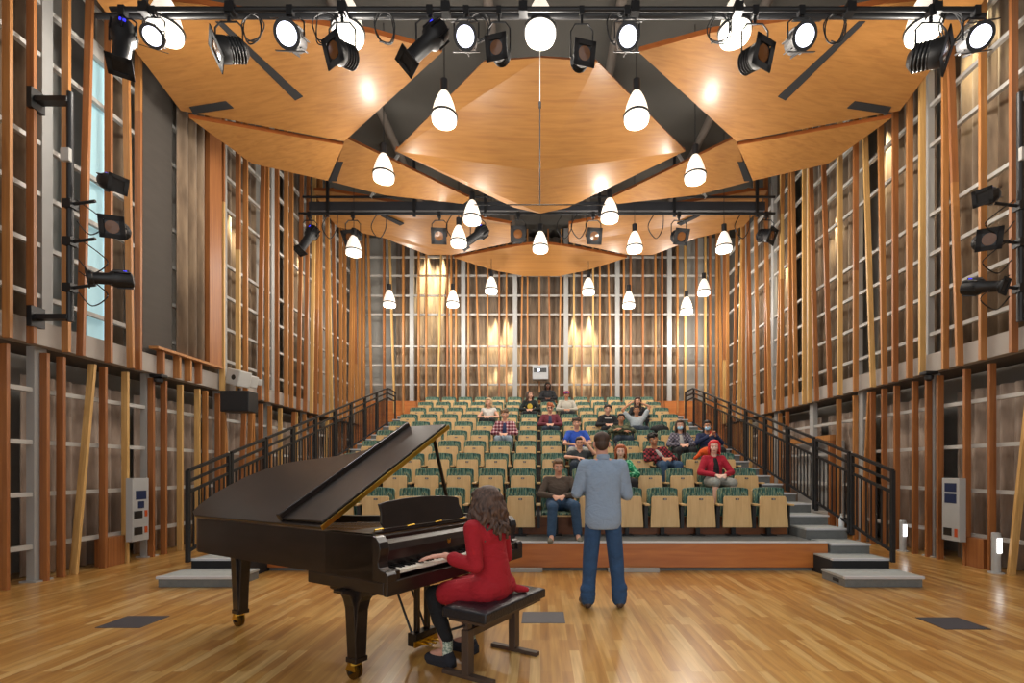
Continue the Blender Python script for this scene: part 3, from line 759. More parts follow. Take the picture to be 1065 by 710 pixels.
def prof_(t, M, L=.55):
    MB().lathe([(.07,-.26),(.11,-.24),(.125,-.12),(.12,-.02),(.085,.02),(.08,L-.22),(.10,L-.20),(.10,L-.16)], M, 20).build('housing', BLACK, t, smooth=True)
    for k in range(6): MB().box(-.005,.005,.115,.14,-.23,-.04, M @ Matrix.Rotation(2*PI*k/6,4,'Z')).build('cooling_fin', BLACK, t)
    mb = MB(); s = .12
    for a in range(4): mb.box(-s,s,-s,-.07,L-.16,L-.145, M @ Matrix.Rotation(a*PI/2,4,'Z'))
    mb.build('gel_frame', BLACKM, t)
    MB().lathe([(.075,L-.17),(.0001,L-.168)], M, 20, cap=False).build('lens', LENS, t)
    MB().box(-.03,.03,.11,.125,-.2,-.16,M).build('marker_tape', BLUE, t)
def fixture(kind, px, py, d, aim, label, hang=.36, length=.55, sc=1.0):
    t = empty('stage_light', at(px, py, d), label=label, cat='stage light', group='theatre spotlights')
    M = axes_to(Vector(aim)).to_4x4()
    {'par': par, 'fres': fres}.get(kind, lambda t, M: prof_(t, M, length))(t, M)
    yoke(t, hang)
    t.scale = (sc,)*3
    return t
fy = DP
def hg(py): return pz-at(0, py, DP).z
FX = [('prof',128,42,(.22,-.35,-1.0),'long black profile spotlight pointing down at the left end of the front pipe',1.0),
 ('par',160,38,(.45,-.9,-.75),'lit round stage light beside the leftmost pendant lamp',.8),
 ('fres',238,52,(-.75,-.55,-.45),'black square fronted spotlight second along the front pipe, facing left',1),
 ('par',302,38,(.05,-1,-.55),'lit round stage light over the left ceiling panel',1),
 ('fres',356,56,(-.6,-.9,-.35),'black square fronted spotlight below the second pendant lamp',.95),
 ('prof',447,42,(-.5,-.35,-.85),'long tilted black profile spotlight left of centre on the front pipe',1.0),
 ('par',485,40,(0,-1,-.6),'lit round stage light just left of the central pendant lamp',.9),
 ('fres',519,54,(-.25,-1,-.3),'small black square fronted spotlight left of the central diamond panel top',.8),
 ('fres',605,60,(.25,-1,-.3),'small black square fronted spotlight right of the central diamond panel top',.8),
 ('par',652,40,(0,-1,-.6),'lit round stage light just right of the central pendant lamp',.9),
 ('fres',785,60,(.5,-.95,-.3),'black square fronted spotlight under the fourth pendant lamp',.95),
 ('par',833,40,(.0,-1,-.5),'lit round stage light over the right ceiling panel',.95),
 ('fres',968,57,(.7,-.7,-.3),'black square fronted spotlight below the rightmost pendant lamp',1.1),
 ('par',1015,40,(-.2,-.9,-.5),'lit round stage light at the right end of the front pipe',.95)]
for k, x, y, a, lb, sc in FX:
    fixture(k, x, y, DP, a, lb, hg(y)/sc, .62, sc)
tz222 = lambda py: tz-at(0, py, DT).z
for k, x, y, a, lb in [('prof',322,246,(-.3,-.5,-1),'profile spotlight at the left end of the far truss'),('fres',367,246,(-.2,-.8,-.6),'spotlight over the far left pendant lamp on the truss'),
  ('fres',457,246,(.1,-1,-.4),'small spotlight third from the left on the far truss'),('prof',497,244,(-.8,-.6,-.9),'tilted profile spotlight fourth from the left on the far truss'),
  ('fres',539,245,(0,-1,-.2),'small spotlight just left of the central axis on the far truss'),('fres',617,246,(.1,-1,-.4),'small spotlight just right of the central axis on the far truss'),
  ('fres',706,246,(.2,-1,-.5),'spotlight with hanging clamp, second from the right on the far truss'),('fres',797,245,(.7,-.8,-.4),'spotlight at the right end of the far truss')]:
    fixture(k, x, y, DT, a, lb, tz222(y)/1.2, .6, 1.2)
# vertical lighting ladders on the side walls
for sd, px, w, d in ((-1, 73, 'left', 5.75), (1, 1061, 'right', 5.85)):
    p0 = at(px, 330, d); p1 = at(px, 105, d)
    t = empty('light_boom', p0, label='black vertical lighting boom pole bracketed to the %s wall' % w, cat='boom pole')
    H = p1.z-p0.z
    MB().cyl((0,0,-.05),(0,0,H+.1),.035).build('pole', BLACK, t, smooth=True)
    for z in (0, H): MB().box(min(0,sd*.46),max(0,sd*.46),-.05,.05,z-.03,z+.03).box(sd*.42-.02,sd*.42+.04,-.08,.08,z-.12,z+.12).build('wall_bracket', BLACK, t)
    for z in (.35, .9, 1.35): MB().cyl((0,0,z),(-sd*.3,0,z+.04),.018).box(-.05,.05,-.05,.05,z-.05,z+.05).build('side_arm', BLACK, t)
    MB().box(-.05,.05,-.07,-.03,H-.75,H-.6).build('label_box', WHITE_PAINT, t)
for x, y, a, lb in [(116,190,(.75,-.45,-.35),'uppermost spotlight on the left wall boom pole'),(121,238,(.35,-1,-.25),'middle spotlight on the left wall boom pole'),(116,290,(-.75,-.7,-.2),'lowest spotlight on the left wall boom pole')]:
    fixture('fres' if y == 238 else 'prof', x, y, 5.75, a, lb, .001, .42, .8)
for x, y, a, lb in [(1027,204,(-.8,-.55,-.35),'uppermost spotlight on the right wall boom pole'),(1025,250,(-.45,-1,-.3),'middle spotlight on the right wall boom pole'),(1022,298,(.5,-.9,-.3),'lowest spotlight on the right wall boom pole')]:
    fixture('fres' if y == 250 else 'prof', x, y, 5.85, a, lb, .001, .42, .8)
# cables looped on the pipes and booms
def cable(pts, label, r=.008):
    P = [Vector(p) for p in pts]; out = []
    for i in range(len(P)-1):
        a = P[max(i-1,0)]; b = P[i]; c = P[i+1]; e = P[min(i+2,len(P)-1)]
        for k in range(6):
            s = k/6; out.append(.5*((2*b)+(c-a)*s+(2*a-5*b+4*c-e)*s*s+(3*b-a-3*c+e)*s**3))
    out.append(P[-1]); return tag(MB().tube(out, r, 5).build('cable', BLACK, smooth=True), label, 'cable', 'cables on the pipes and booms')
for i, (x, w) in enumerate([(262,'beside the second spotlight'),(338,'beside the second pendant lamp'),(400,'left of the tilted profile spotlight'),(498,'beside the left lit stage light'),(640,'beside the right lit stage light'),(748,'beside the fourth pendant lamp'),(868,'right of the lit light over the right panel'),(990,'near the right end')]):
    rr = random.Random(i); pts = []
    for k in range(14):
        a = k*1.25; pts.append(at(x+11*math.sin(a)+rr.uniform(-3,3), 14+16*(1-math.cos(a))/1+rr.uniform(-4,2), DP+.05+.01*k))
    cable(pts, 'black cable looped on the front pipe, '+w)
for i, (x, y, s) in enumerate([(80,222,-1),(82,262,-1),(82,296,-1),(1055,222,1),(1052,262,1),(1050,300,1)]):
    pts = [at(x+s*(-4)*(-1)*0+0,y-14,5.8), at(x-s*22,y+2,5.75), at(x-s*30,y+12,5.72), at(x-s*14,y+22,5.74), at(x,y+8,5.8)]
    cable(pts, 'black cable drooping from the %s wall boom pole, %s' % (('left','right')[i//3], ('upper','middle','lower')[i%3]), .007)
for i, x in enumerate((341,392,470,585,600,680,770)):
    cable([at(x,223,DT), at(x-6,236,DT), at(x+2,248,DT+.02), at(x+9,238,DT+.04), at(x+10,223,DT)], 'thin cable hanging from the far truss, %s' % SN[i] + ' from the left', .012)

# ------------------------------------------------------------------ wall devices, floor things
SCR = emit('blue_screen', '10182e', .6)
def wallpanel(sd, px, label, screens, reds):
    d = 6.12*FPX/abs(px-PX); z0, z1 = EYE+(PY-562)/FPX*d, EYE+(PY-497)/FPX*d
    t = empty('control_panel', (sd*6.12, d, z0), label=label, cat='control panel'); H = z1-z0
    MB().box(-.05,.05,-.15,.15,0,H).build('cabinet', GREY_STEEL, t, bevel=.004)
    # face turned to the hall: both the inner side and the side seen from the stage carry the fittings
    for (a, b, c, e) in screens: MB().box(-sd*.05-.004,-sd*.05+.004,a,b,c*H,e*H).build('screen', SCR if c > .5 else PLATE, t)
    for (a, b, c, e) in reds: MB().box(-sd*.05-.005,-sd*.05+.005,a,b,c*H,e*H).build('red_switch', mat('orange_switch','c0501e',.4), t)
wallpanel(-1, 143, 'grey control panel with dark blue screen and sockets on the left wall post', [(-.09,.10,.66,.80),(-.05,.06,.52,.63),(-.12,.03,.36,.48),(-.12,.03,.10,.22)], [(.07,.12,.38,.48),(.07,.12,.12,.22)])
wallpanel(1, 992, 'grey control panel with two dark screens on the right wall post', [(-.1,.1,.78,.92),(-.1,.1,.6,.75),(-.02,.12,.08,.2)], [(-.12,-.07,.07,.2)])
for i, (px, py, h, w) in enumerate([(1036,596,.42,'between two fins at the right edge'),(939,573,.40,'just behind the right guard rail end')]):
    d = EYE*FPX/(py-PY); p = at(px, py, d)
    t = empty('bollard_light', (p.x, p.y, 0), label='short grey bollard light with lit window, %s' % w, cat='bollard light')
    MB().lathe([(.09,0),(.09,.015),(.05,.02),(.05,h+.12),(.045,h+.13)], seg=16).build('body', GREY_STEEL, t, smooth=True)
    MB().box(-.03,.03,-.056,-.045,h-.14,h+.06).build('lit_window', emit('bollard_glow','ffffff',3), t)
for px, py, w in ((139,646.5,'left'),(565,642,'centre'),(990,648,'right')):
    p = at(px, py, EYE*FPX/(py-PY)); tag(MB().box(p.x-.2,p.x+.2,p.y-.17,p.y+.17,0,.004).build('floor_plate', mat('slate_plate','45464d',.5)), 'dark slate floor box cover, %s of the stage floor' % w, 'floor plate')
sp_ = empty('wall_speaker', at(249,418,8.9*1.0), label='black box loudspeaker hung under the left ledge', cat='loudspeaker')
MB().box(-.26,.26,-.15,.15,-.19,.19).build('cabinet', BLACK, sp_, bevel=.01); MB().box(-.24,.24,-.16,-.15,-.17,.17).build('grille', BLACKM, sp_)
MB().box(-.02,.02,-.02,.02,.19,.26).build('bracket', BLACK, sp_)
for px, py, s, w in ((248,393,.17,'largest, leftmost'),(259,396,.13,'middle'),(268,397,.07,'smallest, rightmost')):
    t = empty('wall_camera', at(px, py, 9.3 if s > .15 else 9.6 if s > .1 else 9.8), label='white boxy device on a bracket over the left ledge, %s of three' % w, cat='camera')
    t.rotation_euler = (0, .25, -.3)
    MB().box(-s,s,-s*.8,s*.8,-s*.9,s*.9).build('housing', WHITE_PAINT, t, bevel=.02); MB().cyl((-s,0,0),(-s-.05,0,-.02),.02).build('bracket', BLACK, t)
    MB().cyl((s*.2,-s*.8,0),(s*.2,-s*.82,0),s*.3).build('lens', PLATE, t)
for px, py, w in ((165,394,'left'),(966,391,'right')):
    d = 6.1*FPX/abs(px-PX); t = empty('ledge_camera', at(px, py, d), label='small black dome device under the %s ledge' % w, cat='camera')
    MB().box(-.10,.10,-.07,.07,.02,.07).build('mount', BLACK, t, bevel=.01); MB().lathe([(.03,.02),(.065,0),(.06,-.05),(.02,-.08)], seg=14).build('dome', BLACK, t, smooth=True)
pj = empty('projector', at(562, 388, 15.9), label='pale grey projector box with a lit lens on the back wall', cat='projector')
MB().box(-.26,.26,-.15,.2,-.23,.23).build('housing', mat('projector_grey','a9acb0',.5), pj, bevel=.01)
MB().box(-.22,.2,-.156,-.15,.0,.14).build('window', EBONY, pj); MB().cyl((-.06,-.157,.07),(-.06,-.162,.07),.04).build('lens', emit('projector_beam','dfe8ff',8), pj)
MB().box(-.03,.03,.18,.52,.02,.08).build('bracket', BLACK, pj)
t = empty('water_bottle', at(875,547,7.2), label='small clear bottle left on a step of the right stairs', cat='bottle'); t.location.z = .531
MB().lathe([(.033,0),(.035,.01),(.035,.13),(.015,.17),(.013,.19)], seg=14).build('bottle_body', mat('frosted_bottle','ccd4da',.2), t, smooth=True); MB().lathe([(.016,.185),(.016,.21)], seg=12).build('cap', WHITE_PAINT, t)
for px, w in ((117,'left'),(1018,'right')):
    sd = -1 if px < PX else 1; d = 6.28*FPX/abs(px-PX)
    tag(MB().box(sd*6.3-.1, sd*6.3+.1, d-.16, d+.12, 0, .42).build('wooden_box', FIN[0], bevel=.005), 'low wooden box between the lower fins of the %s wall' % w, 'box')
# tech gear under the front edge of the seating platform
for px, w, L in ((522,'left',.55),(660,'right',.35)):
    p = at(px, 598, 6.5); tag(MB().box(p.x-L,p.x+L,6.53,6.60,.0,.055).build('power_strip', GREY_STEEL, bevel=.006), 'grey power strip lying under the front board, %s of the standing man' % w, 'power strip')
# warm wall washers inside the cavities
def wash(p, aim, e, ang=70, col=None):
    l = bpy.data.lights.new('wall_wash', 'SPOT'); l.energy = e; l.color = col or CAVITY_COL; l.spot_size = math.radians(ang); l.spot_blend = .8; l.shadow_soft_size = .05
    o = bpy.data.objects.new('wall_wash', l); COL.objects.link(o); o.location = p; o.rotation_euler = Vector(aim).to_track_quat('-Z','Y').to_euler()
for px, z in ((513,7.2),(528,7.2),(597,7.2),(613,7.2),(443,9.4),(458,9.2),(513,5.5),(530,5.5),(597,5.5),(613,5.5)):
    wash(((px-PX)/FPX*16.6, YB+.12, z), (0,.08,-1), CAVITY_W*2.6, 34)
for sd, d, z in ((1,7.1,8.6),(1,6.55,5.9),(1,9.0,8.0),(1,10.5,7.2),(1,12.6,7.2),(-1,10.1,7.0),(-1,13.0,7.5),(1,14.6,7.8)):
    wash((sd*6.34, d, z), (sd*.14,0,-1), CAVITY_W, 42)
for x, y in ((-2.9,DP),(-.86,DP),(1.0,DP),(3.0,DP),(5.1,DP),(-4.5,DP)):
    wash((x, y-.15, 6.4), (-x*.15,-.75,-1), STAGE_W, 75, (.95,.96,1))
# ------------------------------------------------------------------ people
SKIN = {k: mat('skin_'+k, c, .55, var=.04) for k, c in dict(fair='d9a58c', pale='e6bfae', tan='b98262', deep='5f3d2e', flush='cf9a86').items()}
def hairmat(name, a, b):
    return wood(name, a, b, (30,30,5), rough=.6)
LIPS = mat('lips', '9a5850', .5); EYEW = mat('eye_white', 'd8d4cc', .3, var=.02); EYED = mat('eye_dark', '1c1512', .2)
def head(mb, c, M, s=1.0, jaw=1.0):
    """head centre c; local -y is the face"""
    def q(x,y,z): return c + M @ Vector((x*s,y*s,z*s))
    def e(x,y,z,a,b,d): mb.ell(q(x,y,z), a*s, b*s, d*s, M)
    e(0,.012,.03,.076,.094,.088); e(0,-.022,-.02,.062,.068,.085*jaw); e(0,-.045,-.082,.034,.034,.028)
    mb.cap(q(0,-.085,.012), q(0,-.108,-.03), .009*s, .014*s); e(0,-.08,.032,.052,.018,.014)
    e(0,-.083,-.058,.026,.014,.012)
    for t in (-1,1): e(t*.077,.012,-.005,.012,.02,.032); e(t*.04,-.065,-.02,.024,.024,.022)
def face(c, M, s, par):
    def q(x,y,z): return c + M @ Vector((x*s,y*s,z*s))
    for t in (-1,1):
        o = MB().ell(q(t*.031,-.084,.01), .0145*s, .009*s, .0085*s, M).build('eye', EYEW, par, smooth=True)
        MB().ell(q(t*.031,-.0915,.010), .0068*s, .003*s, .0068*s, M).build('iris', EYED, o, smooth=True)
    MB().ell(q(0,-.096,-.057), .023*s, .006*s, .0075*s, M).build('lips', LIPS, par, smooth=True)
def brows(c, M, s, par, m):
    for t in (-1,1): MB().cap(c+M@Vector((t*.016,-.098,.030))*s, c+M@Vector((t*.046,-.086,.032))*s, .0045*s, .003*s, seg=8).build('eyebrow', m, par, smooth=True)
def hand(mb, w, d, nrm, side=1, curl=.5, s=1.0, fr=.0085):
    """wrist w, direction d, palm faces nrm; thumb on `side`"""
    d = Vector(d).normalized(); nrm = Vector(nrm); nrm = (nrm-d*nrm.dot(d)).normalized(); x = d.cross(nrm)*side
    w = Vector(w)
    for k in range(4):
        o = x*((.027-.018*k)*s)
        mb.cap(w+o*.6+d*.01*s, w+o+d*.085*s, .014*s, .0115*s, seg=10)
        L = (.040,.045,.042,.033)[k]*s; p = w+o+d*.085*s; dd = d.copy()
        for j in range(3):
            dd = (dd + nrm*curl*(.45+.15*j)).normalized(); q = p+dd*L*(1,.62,.5)[j]
            mb.cap(p, q, fr*(1,.93,.86)[j]*s, fr*(.93,.86,.78)[j]*s, seg=8); p = q
    p = w+x*.024*s+d*.025*s; dd = (d*.7+x*.75+nrm*.25).normalized()
    for L in (.035,.03,.026):
        q = p+dd*L*s; mb.cap(p, q, fr*1.2*s, fr*1.05*s, seg=8); p = q; dd = (dd+d*.5+nrm*.15).normalized()
def V3(*a): return Vector(a)

def person(label, loc, skin, top, topm, botm, hair, hairm, **k):
    """seated figure; origin is the floor under the hips, facing -y"""
    t = empty('person', loc, k.get('rz', 0), label, 'person', 'audience seated in the theatre seats')
    s = k.get('s', 1.0); female = k.get('female', False); lean = k.get('lean', 0.0); slump = k.get('slump', 0.0); fwd = k.get('fwd', 0.0)
    sk = SKIN[skin]; vox = k.get('vox', .011)
    pel = V3(0,-.17,.51); che = V3(lean*.55, -.10-fwd*.5, .80-slump*.6); nk = V3(lean*.9, -.09-fwd, .95-slump); hc = V3(lean*1.1, -.12-fwd*1.2, 1.085-slump)+Vector(k.get('hoff',(0,0,0)))
    yaw, pitch, roll = k.get('look', (0,0,0)); yaw -= math.atan2(loc[0], loc[1]); pitch += .06; HM = Euler((pitch, roll, yaw)).to_matrix()
    shw = .145 if female else .168
    axis = (nk-che).normalized(); sx = V3(1,0,-lean*.6).normalized()
    sh = [nk - V3(0,0,.07) + sx*(i*shw) for i in (-1,1)]
    pose = k.get('arms', 'lap')
    if pose == 'lap': el = [V3(-.27+lean*.5,-.20,.66-slump*.5), V3(.27+lean*.5,-.20,.66-slump*.5)]; wr = [V3(-.09+lean*.2,-.42,.63), V3(.08+lean*.2,-.43,.63)]; hd = [V3(.7,-.5,-.1), V3(-.7,-.4,-.1)]
    elif pose == 'crossed': el = [V3(-.28,-.22,.70), V3(.28,-.22,.70)]; wr = [V3(.02,-.34,.70), V3(-.04,-.36,.74)]; hd = [V3(1,.0,0), V3(-1,.1,0)]
    elif pose == 'knees': el = [V3(-.27,-.36,.66), V3(.27,-.36,.66)]; wr = [V3(-.06,-.56,.62), V3(.06,-.56,.64)]; hd = [V3(.6,-.6,-.2), V3(-.6,-.6,-.2)]
    elif pose == 'up': el = [V3(-.36,-.10,1.02), V3(.34,-.08,1.10)]; wr = [V3(-.17,-.10,1.17), V3(.14,-.05,1.20)]; hd = [V3(.5,.2,.5), V3(-.6,.2,.4)]
    elif pose == 'chin': el = [V3(-.27,-.20,.66), V3(.27,-.30,.72)]; wr = [V3(-.06,-.42,.64), V3(.10,-.30,.92)]; hd = [V3(.7,-.5,-.1), V3(-.4,.1,.8)]
    elif pose == 'phone': el = [V3(-.26,-.22,.68), V3(.26,-.22,.68)]; wr = [V3(-.07,-.40,.80), V3(.07,-.40,.80)]; hd = [V3(.4,-.3,.6), V3(-.4,-.3,.6)]
    kn = [V3(-.14,-.58,.50), V3(.14,-.58,.50)]; an = [V3(-.14,-.56,.10), V3(.14,-.58,.10)]
    if 'knees' in k: kn = [V3(*p) for p in k['knees']]; an = [V3(*p) for p in k['ankles']]
    hp = [pel+V3(-.09,0,0), pel+V3(.09,0,0)]
    b = MB(); head(b, hc, HM, s)
    b.cap(nk-V3(0,0,.05), hc-V3(0,-.02,.06), .055*s, .052*s)
    b.cap(pel, che, .09, .085, flat=.8); b.cap(che+V3(-.05,0.02,-.02), che+V3(.05,0.02,-.02), .075, .075)
    for i in (0,1):
        b.cap(nk-V3(0,0,.055), sh[i], .034, .034); b.cap(sh[i], el[i], .038, .034); b.cap(el[i], wr[i], .036, .024)
        hand(b, wr[i], hd[i], V3(0,.4,-1) if pose != 'up' else V3(0,0,-1), 1 if i else -1, .5, 1.0*s, .0095)
        b.cap(hp[i], kn[i], .075, .055); b.cap(kn[i], an[i], .05, .035); b.cap(an[i], an[i]+V3(0,-.15,-.05), .035, .03)
    b.build('body', sk, t, remesh=vox, smoothit=3)
    # top
    c = MB(); g = .016
    w = .86 if female else 1.0; zt = nk.z-.05; z0 = pel.z-.06; dz = zt-z0
    sl = MB(); sl.loft([(z0+dz*f, rx*w, ry, -.15+(-.02 if f > .5 else 0)) for f, rx, ry in ((0,.12,.11),(.06,.165,.13),(.25,.168,.13),(.45,.155,.12),(.65,.165,.118),(.8,.178,.11),(.9,.155,.09),(1.0,.08,.06))], 24)
    for v in sl.bm.verts:
        f = (v.co.z-z0)/dz; v.co.x += nk.x*max(0,f)**1.3; v.co.y += (nk.y+.17)*f+.0
        c.bm.verts.new(v.co)
    n0 = 0; c.bm.verts.ensure_lookup_table(); sl.bm.verts.index_update()
    for fc in sl.bm.faces: c.face([c.bm.verts[v.index] for v in fc.verts])
    sl.bm.free()
    c.cap(nk-V3(0,0,.075), nk-V3(0,-.005,.035), .075, .058)
    for i in (0,1):
        c.cap(nk-V3(0,-.005,.07), sh[i], .062, .068)
        slv = k.get('sleeve', 'long'); c.cap(che+sx*((-1,1)[i]*.08), sh[i], .09, .07)
        if slv == 'none': continue
        if slv == 'short': c.cap(sh[i], sh[i].lerp(el[i], .6), .066, .062)
        else: c.chain([sh[i], el[i], el[i].lerp(wr[i], .93)], [.066, .054, .040])
    if female: c.ell(che+V3(-.055,-.075,-.02), .06,.05,.06); c.ell(che+V3(.055,-.075,-.02), .06,.05,.06)
    if top == 'hoodie': c.cap(nk+V3(-.07,.03,-.02), nk+V3(.07,.03,-.02), .055, .055); c.cap(nk+V3(-.07,-.02,-.03), nk+V3(.07,-.02,-.03), .04, .04)
    if k.get('hood'): 
        c.ell(hc+HM@V3(0,.04,.015), .105,.10,.13, HM)
    topo = c.build('sweater' if top in ('sweater','hoodie') else 'jacket' if top == 'jacket' else 'shirt', topm, t, remesh=vox, smoothit=3)
    if 'inner' in k:                                   # shirt seen in the open jacket front
        c = MB(); secs = ((.12,.095,.145),(.25,.095,.145),(.45,.09,.135),(.65,.088,.134),(.8,.076,.126),(.9,.06,.108),(1.0,.045,.076))
        c.loft([(z0+dz*f, rx, ry, -.15+(-.02 if f > .5 else 0)) for f, rx, ry in secs], 24)
        for v in c.bm.verts:
            f = (v.co.z-z0)/dz; v.co.x += nk.x*max(0,f)**1.3; v.co.y += (nk.y+.17)*f
        c.build('undershirt', k['inner'], t, remesh=vox, smoothit=3)
    # trousers
    c = MB(); c.cap(pel+V3(-.06,.0,.0), pel+V3(.06,0,0), .135, .135, flat=.9)
    for i in (0,1):
        c.cap(hp[i], kn[i], .10, .078)
        if not k.get('shorts'): c.chain([kn[i], an[i]+V3(0,0,.02)], [.075, .065])
    c.build('shorts' if k.get('shorts') else 'trousers', botm, t, remesh=vox, smoothit=3)
    for i in (0,1):
        a = an[i]; c = MB(); c.cap(a+V3(0,.02,-.055), a+V3((-.02,.02)[i],-.19,-.06), .042, .04); c.cap(a+V3(0,.01,-.05), a+V3(0,.0,.0), .045, .042)
        c.build('shoe', k.get('shoe', BLACKM), t, remesh=.01, smoothit=2)
    make_hair(hair, hairm, hc, HM, s, t, nk)
    face(hc, HM, s, t); brows(hc, HM, s, t, hairm)
    def q(x,y,z): return hc + HM @ Vector((x*s,y*s,z*s))
    if k.get('mask'):
        MB().ell(q(0,-.072,-.045), .060*s,.042*s,.045*s, HM).build('face_mask', mat('blue_mask','a9cfe6',.7), t, smooth=True)
    if k.get('glasses'):
        c = MB()
        for u in (-1,1): c.ell(q(u*.034,-.098,.008), .026*s,.005*s,.018*s, HM)
        c.cap(q(-.012,-.102,.012), q(.012,-.102,.012), .003, .003); c.cap(q(-.06,-.09,.014), q(-.078,.0,.012), .003,.003); c.cap(q(.06,-.09,.014), q(.078,.0,.012), .003,.003)
        c.build('sunglasses', EBONY, t, smooth=True)
    if k.get('cap'):
        o = MB().ell(q(0,.008,.062), .088*s,.103*s,.072*s, HM).build('cap', mat('pink_cap','c0355a',.7), t, smooth=True)
        MB().ell(q(0,-.10,.052), .062*s,.06*s,.012*s, HM).build('cap_brim', mat('blue_brim','5a62b8',.7), o, smooth=True)
    return t
def make_hair(kind, m, c, M, s, par, nk):
    def q(x,y,z): return c + M @ Vector((x*s,y*s,z*s))
    if kind == 'none': return
    b = MB(); rr = random.Random(int((c.x+c.z)*1000)+len(kind))
    b.ell(q(0,.026,.052), .086*s,.092*s,.082*s, M); b.ell(q(0,.055,.0), .078*s,.062*s,.085*s, M)
    b.ell(q(0,-.045,.088), .062*s,.045*s,.032*s, M)
    if kind in ('curly', 'messy'):
        n, rad = (46, .022) if kind == 'curly' else (30, .02)
        for i in range(n):
            a = rr.uniform(0, 2*PI); h = rr.uniform(.0, 1); r = math.sqrt(1-h*h*.8)
            b.ell(q(.09*r*math.cos(a), .015+.10*r*math.sin(a) if math.sin(a) > -.5 else .015-.085*r, .045+.095*h), rad*s*rr.uniform(.9,1.4), rad*s, rad*s*rr.uniform(.8,1.2), M)
    if kind == 'short':
        for t in (-1,1): b.ell(q(t*.072,.02,.03), .015*s,.05*s,.045*s, M)
    if kind in ('long', 'bob', 'wavy', 'big'):
        n = dict(long=22, bob=20, wavy=24, big=34)[kind]; L = dict(long=.36, bob=.17, wavy=.27, big=.25)[kind]
        for i in range(n):
            a = PI*(-.16+1.32*i/(n-1))+rr.uniform(-.05,.05); x, y = .082*math.cos(a), .02+.078*math.sin(a)
            ph = rr.uniform(0, 6); st = 9; lo = L*rr.uniform(.8,1.08); amp = dict(long=.004, bob=.005, wavy=.012, big=.015)[kind]
            flare = dict(long=.35, bob=.15, wavy=.5, big=.75)[kind]
            pts = [q(x*.6, y*.6, .10)]; ra = [.024*s]
            for j in range(st+1):
                f = j/st; wv = amp*math.sin(ph+f*13)*min(1, f*3); sp = 1.08+flare*f*(1.25-.6*f)
                p = q(x*sp+wv, y*(1.02+flare*.6*f)+amp*math.cos(ph*1.7+f*12)*min(1, f*3), .04)
                pts.append(p+Vector((0,0,-lo*f*s))); ra.append((.021-.012*f)*s)
            b.chain(pts, ra, seg=8)
        if kind == 'big':
            b.build('hair', m, par, remesh=.005, smoothit=1); return
    b.build('hair', m, par, remesh=.009 if s < 1.01 else .008, smoothit=2)

HB = dict(brown=hairmat('hair_brown','2e2019','4f382a'), dark=hairmat('hair_dark','0f0c0b','241c18'), blond=hairmat('hair_blond','a3845f','cbb08a'), sandy=hairmat('hair_sandy','57402c','7c5d40'),
          red=hairmat('hair_scarlet','b8141c','e2323a'), ginger=hairmat('hair_ginger','87411f','b9653a'), ash=hairmat('hair_ash','221819','664c3e'))
def cloth(n, c, var=.12, sc=(25,25,25)):
    m = mat('cloth_'+n, c, .9, var=var, scale=sc); nt = m.node_tree; b = nt.nodes['Principled BSDF']
    w = N(nt, 'ShaderNodeTexNoise'); w.inputs['Scale'].default_value = 1; w.inputs['Detail'].default_value = 3; w.inputs['Distortion'].default_value = 1.2
    nt.links.new(coords(nt, (9,9,14)), w.inputs['Vector'])
    bp = N(nt, 'ShaderNodeBump'); bp.inputs['Strength'].default_value = .7; bp.inputs['Distance'].default_value = .02
    nt.links.new(w.outputs[0], bp.inputs['Height']); nt.links.new(bp.outputs[0], b.inputs['Normal'])
    return m
def plaid(name, a, b, c, s=13):
    m, nt, bs = newmat(name, a, .9); co = coords(nt, (1,1,1))
    sep = N(nt, 'ShaderNodeSeparateXYZ'); nt.links.new(co, sep.inputs[0]); prev = None
    outs = []
    for ax in (0, 2):
        mu = N(nt, 'ShaderNodeMath', operation='MULTIPLY'); mu.inputs[1].default_value = s; nt.links.new(sep.outputs[ax], mu.inputs[0])
        fr = N(nt, 'ShaderNodeMath', operation='FRACT'); nt.links.new(mu.outputs[0], fr.inputs[0])
        gt = N(nt, 'ShaderNodeMath', operation='GREATER_THAN'); gt.inputs[1].default_value = .62; nt.links.new(fr.outputs[0], gt.inputs[0]); outs.append(gt.outputs[0])
    ad = N(nt, 'ShaderNodeMath', operation='ADD'); nt.links.new(outs[0], ad.inputs[0]); nt.links.new(outs[1], ad.inputs[1])
    dv = N(nt, 'ShaderNodeMath', operation='MULTIPLY'); dv.inputs[1].default_value = .5; nt.links.new(ad.outputs[0], dv.inputs[0])
    cr = ramp(nt, dv.outputs[0], [(.0, a), (.4, b), (.9, c)]); cr.node.color_ramp.interpolation = 'CONSTANT'
    nt.links.new(cr, bs.inputs['Base Color']); return m
def blotch(name, a, b, c, s=14):
    m, nt, bs = newmat(name, a, .9); n = N(nt, 'ShaderNodeTexNoise'); n.inputs['Scale'].default_value = s; n.inputs['Detail'].default_value = 1
    nt.links.new(coords(nt, (1,1,1)), n.inputs['Vector']); cr = ramp(nt, n.outputs[0], [(0, a), (.46, b), (.56, c)]); cr.node.color_ramp.interpolation = 'CONSTANT'
    nt.links.new(cr, bs.inputs['Base Color']); return m
JEANS = cloth('jeans', '33506f', .25); DJEANS = cloth('dark_jeans', '23303f'); BLK = cloth('black', '1b1c20'); GREYC = cloth('light_grey', 'a8a8a4')
def seat_at(i, k, dx=0): return (SEATX[k]+dx, SEATY(i)+.0, PZ(i))
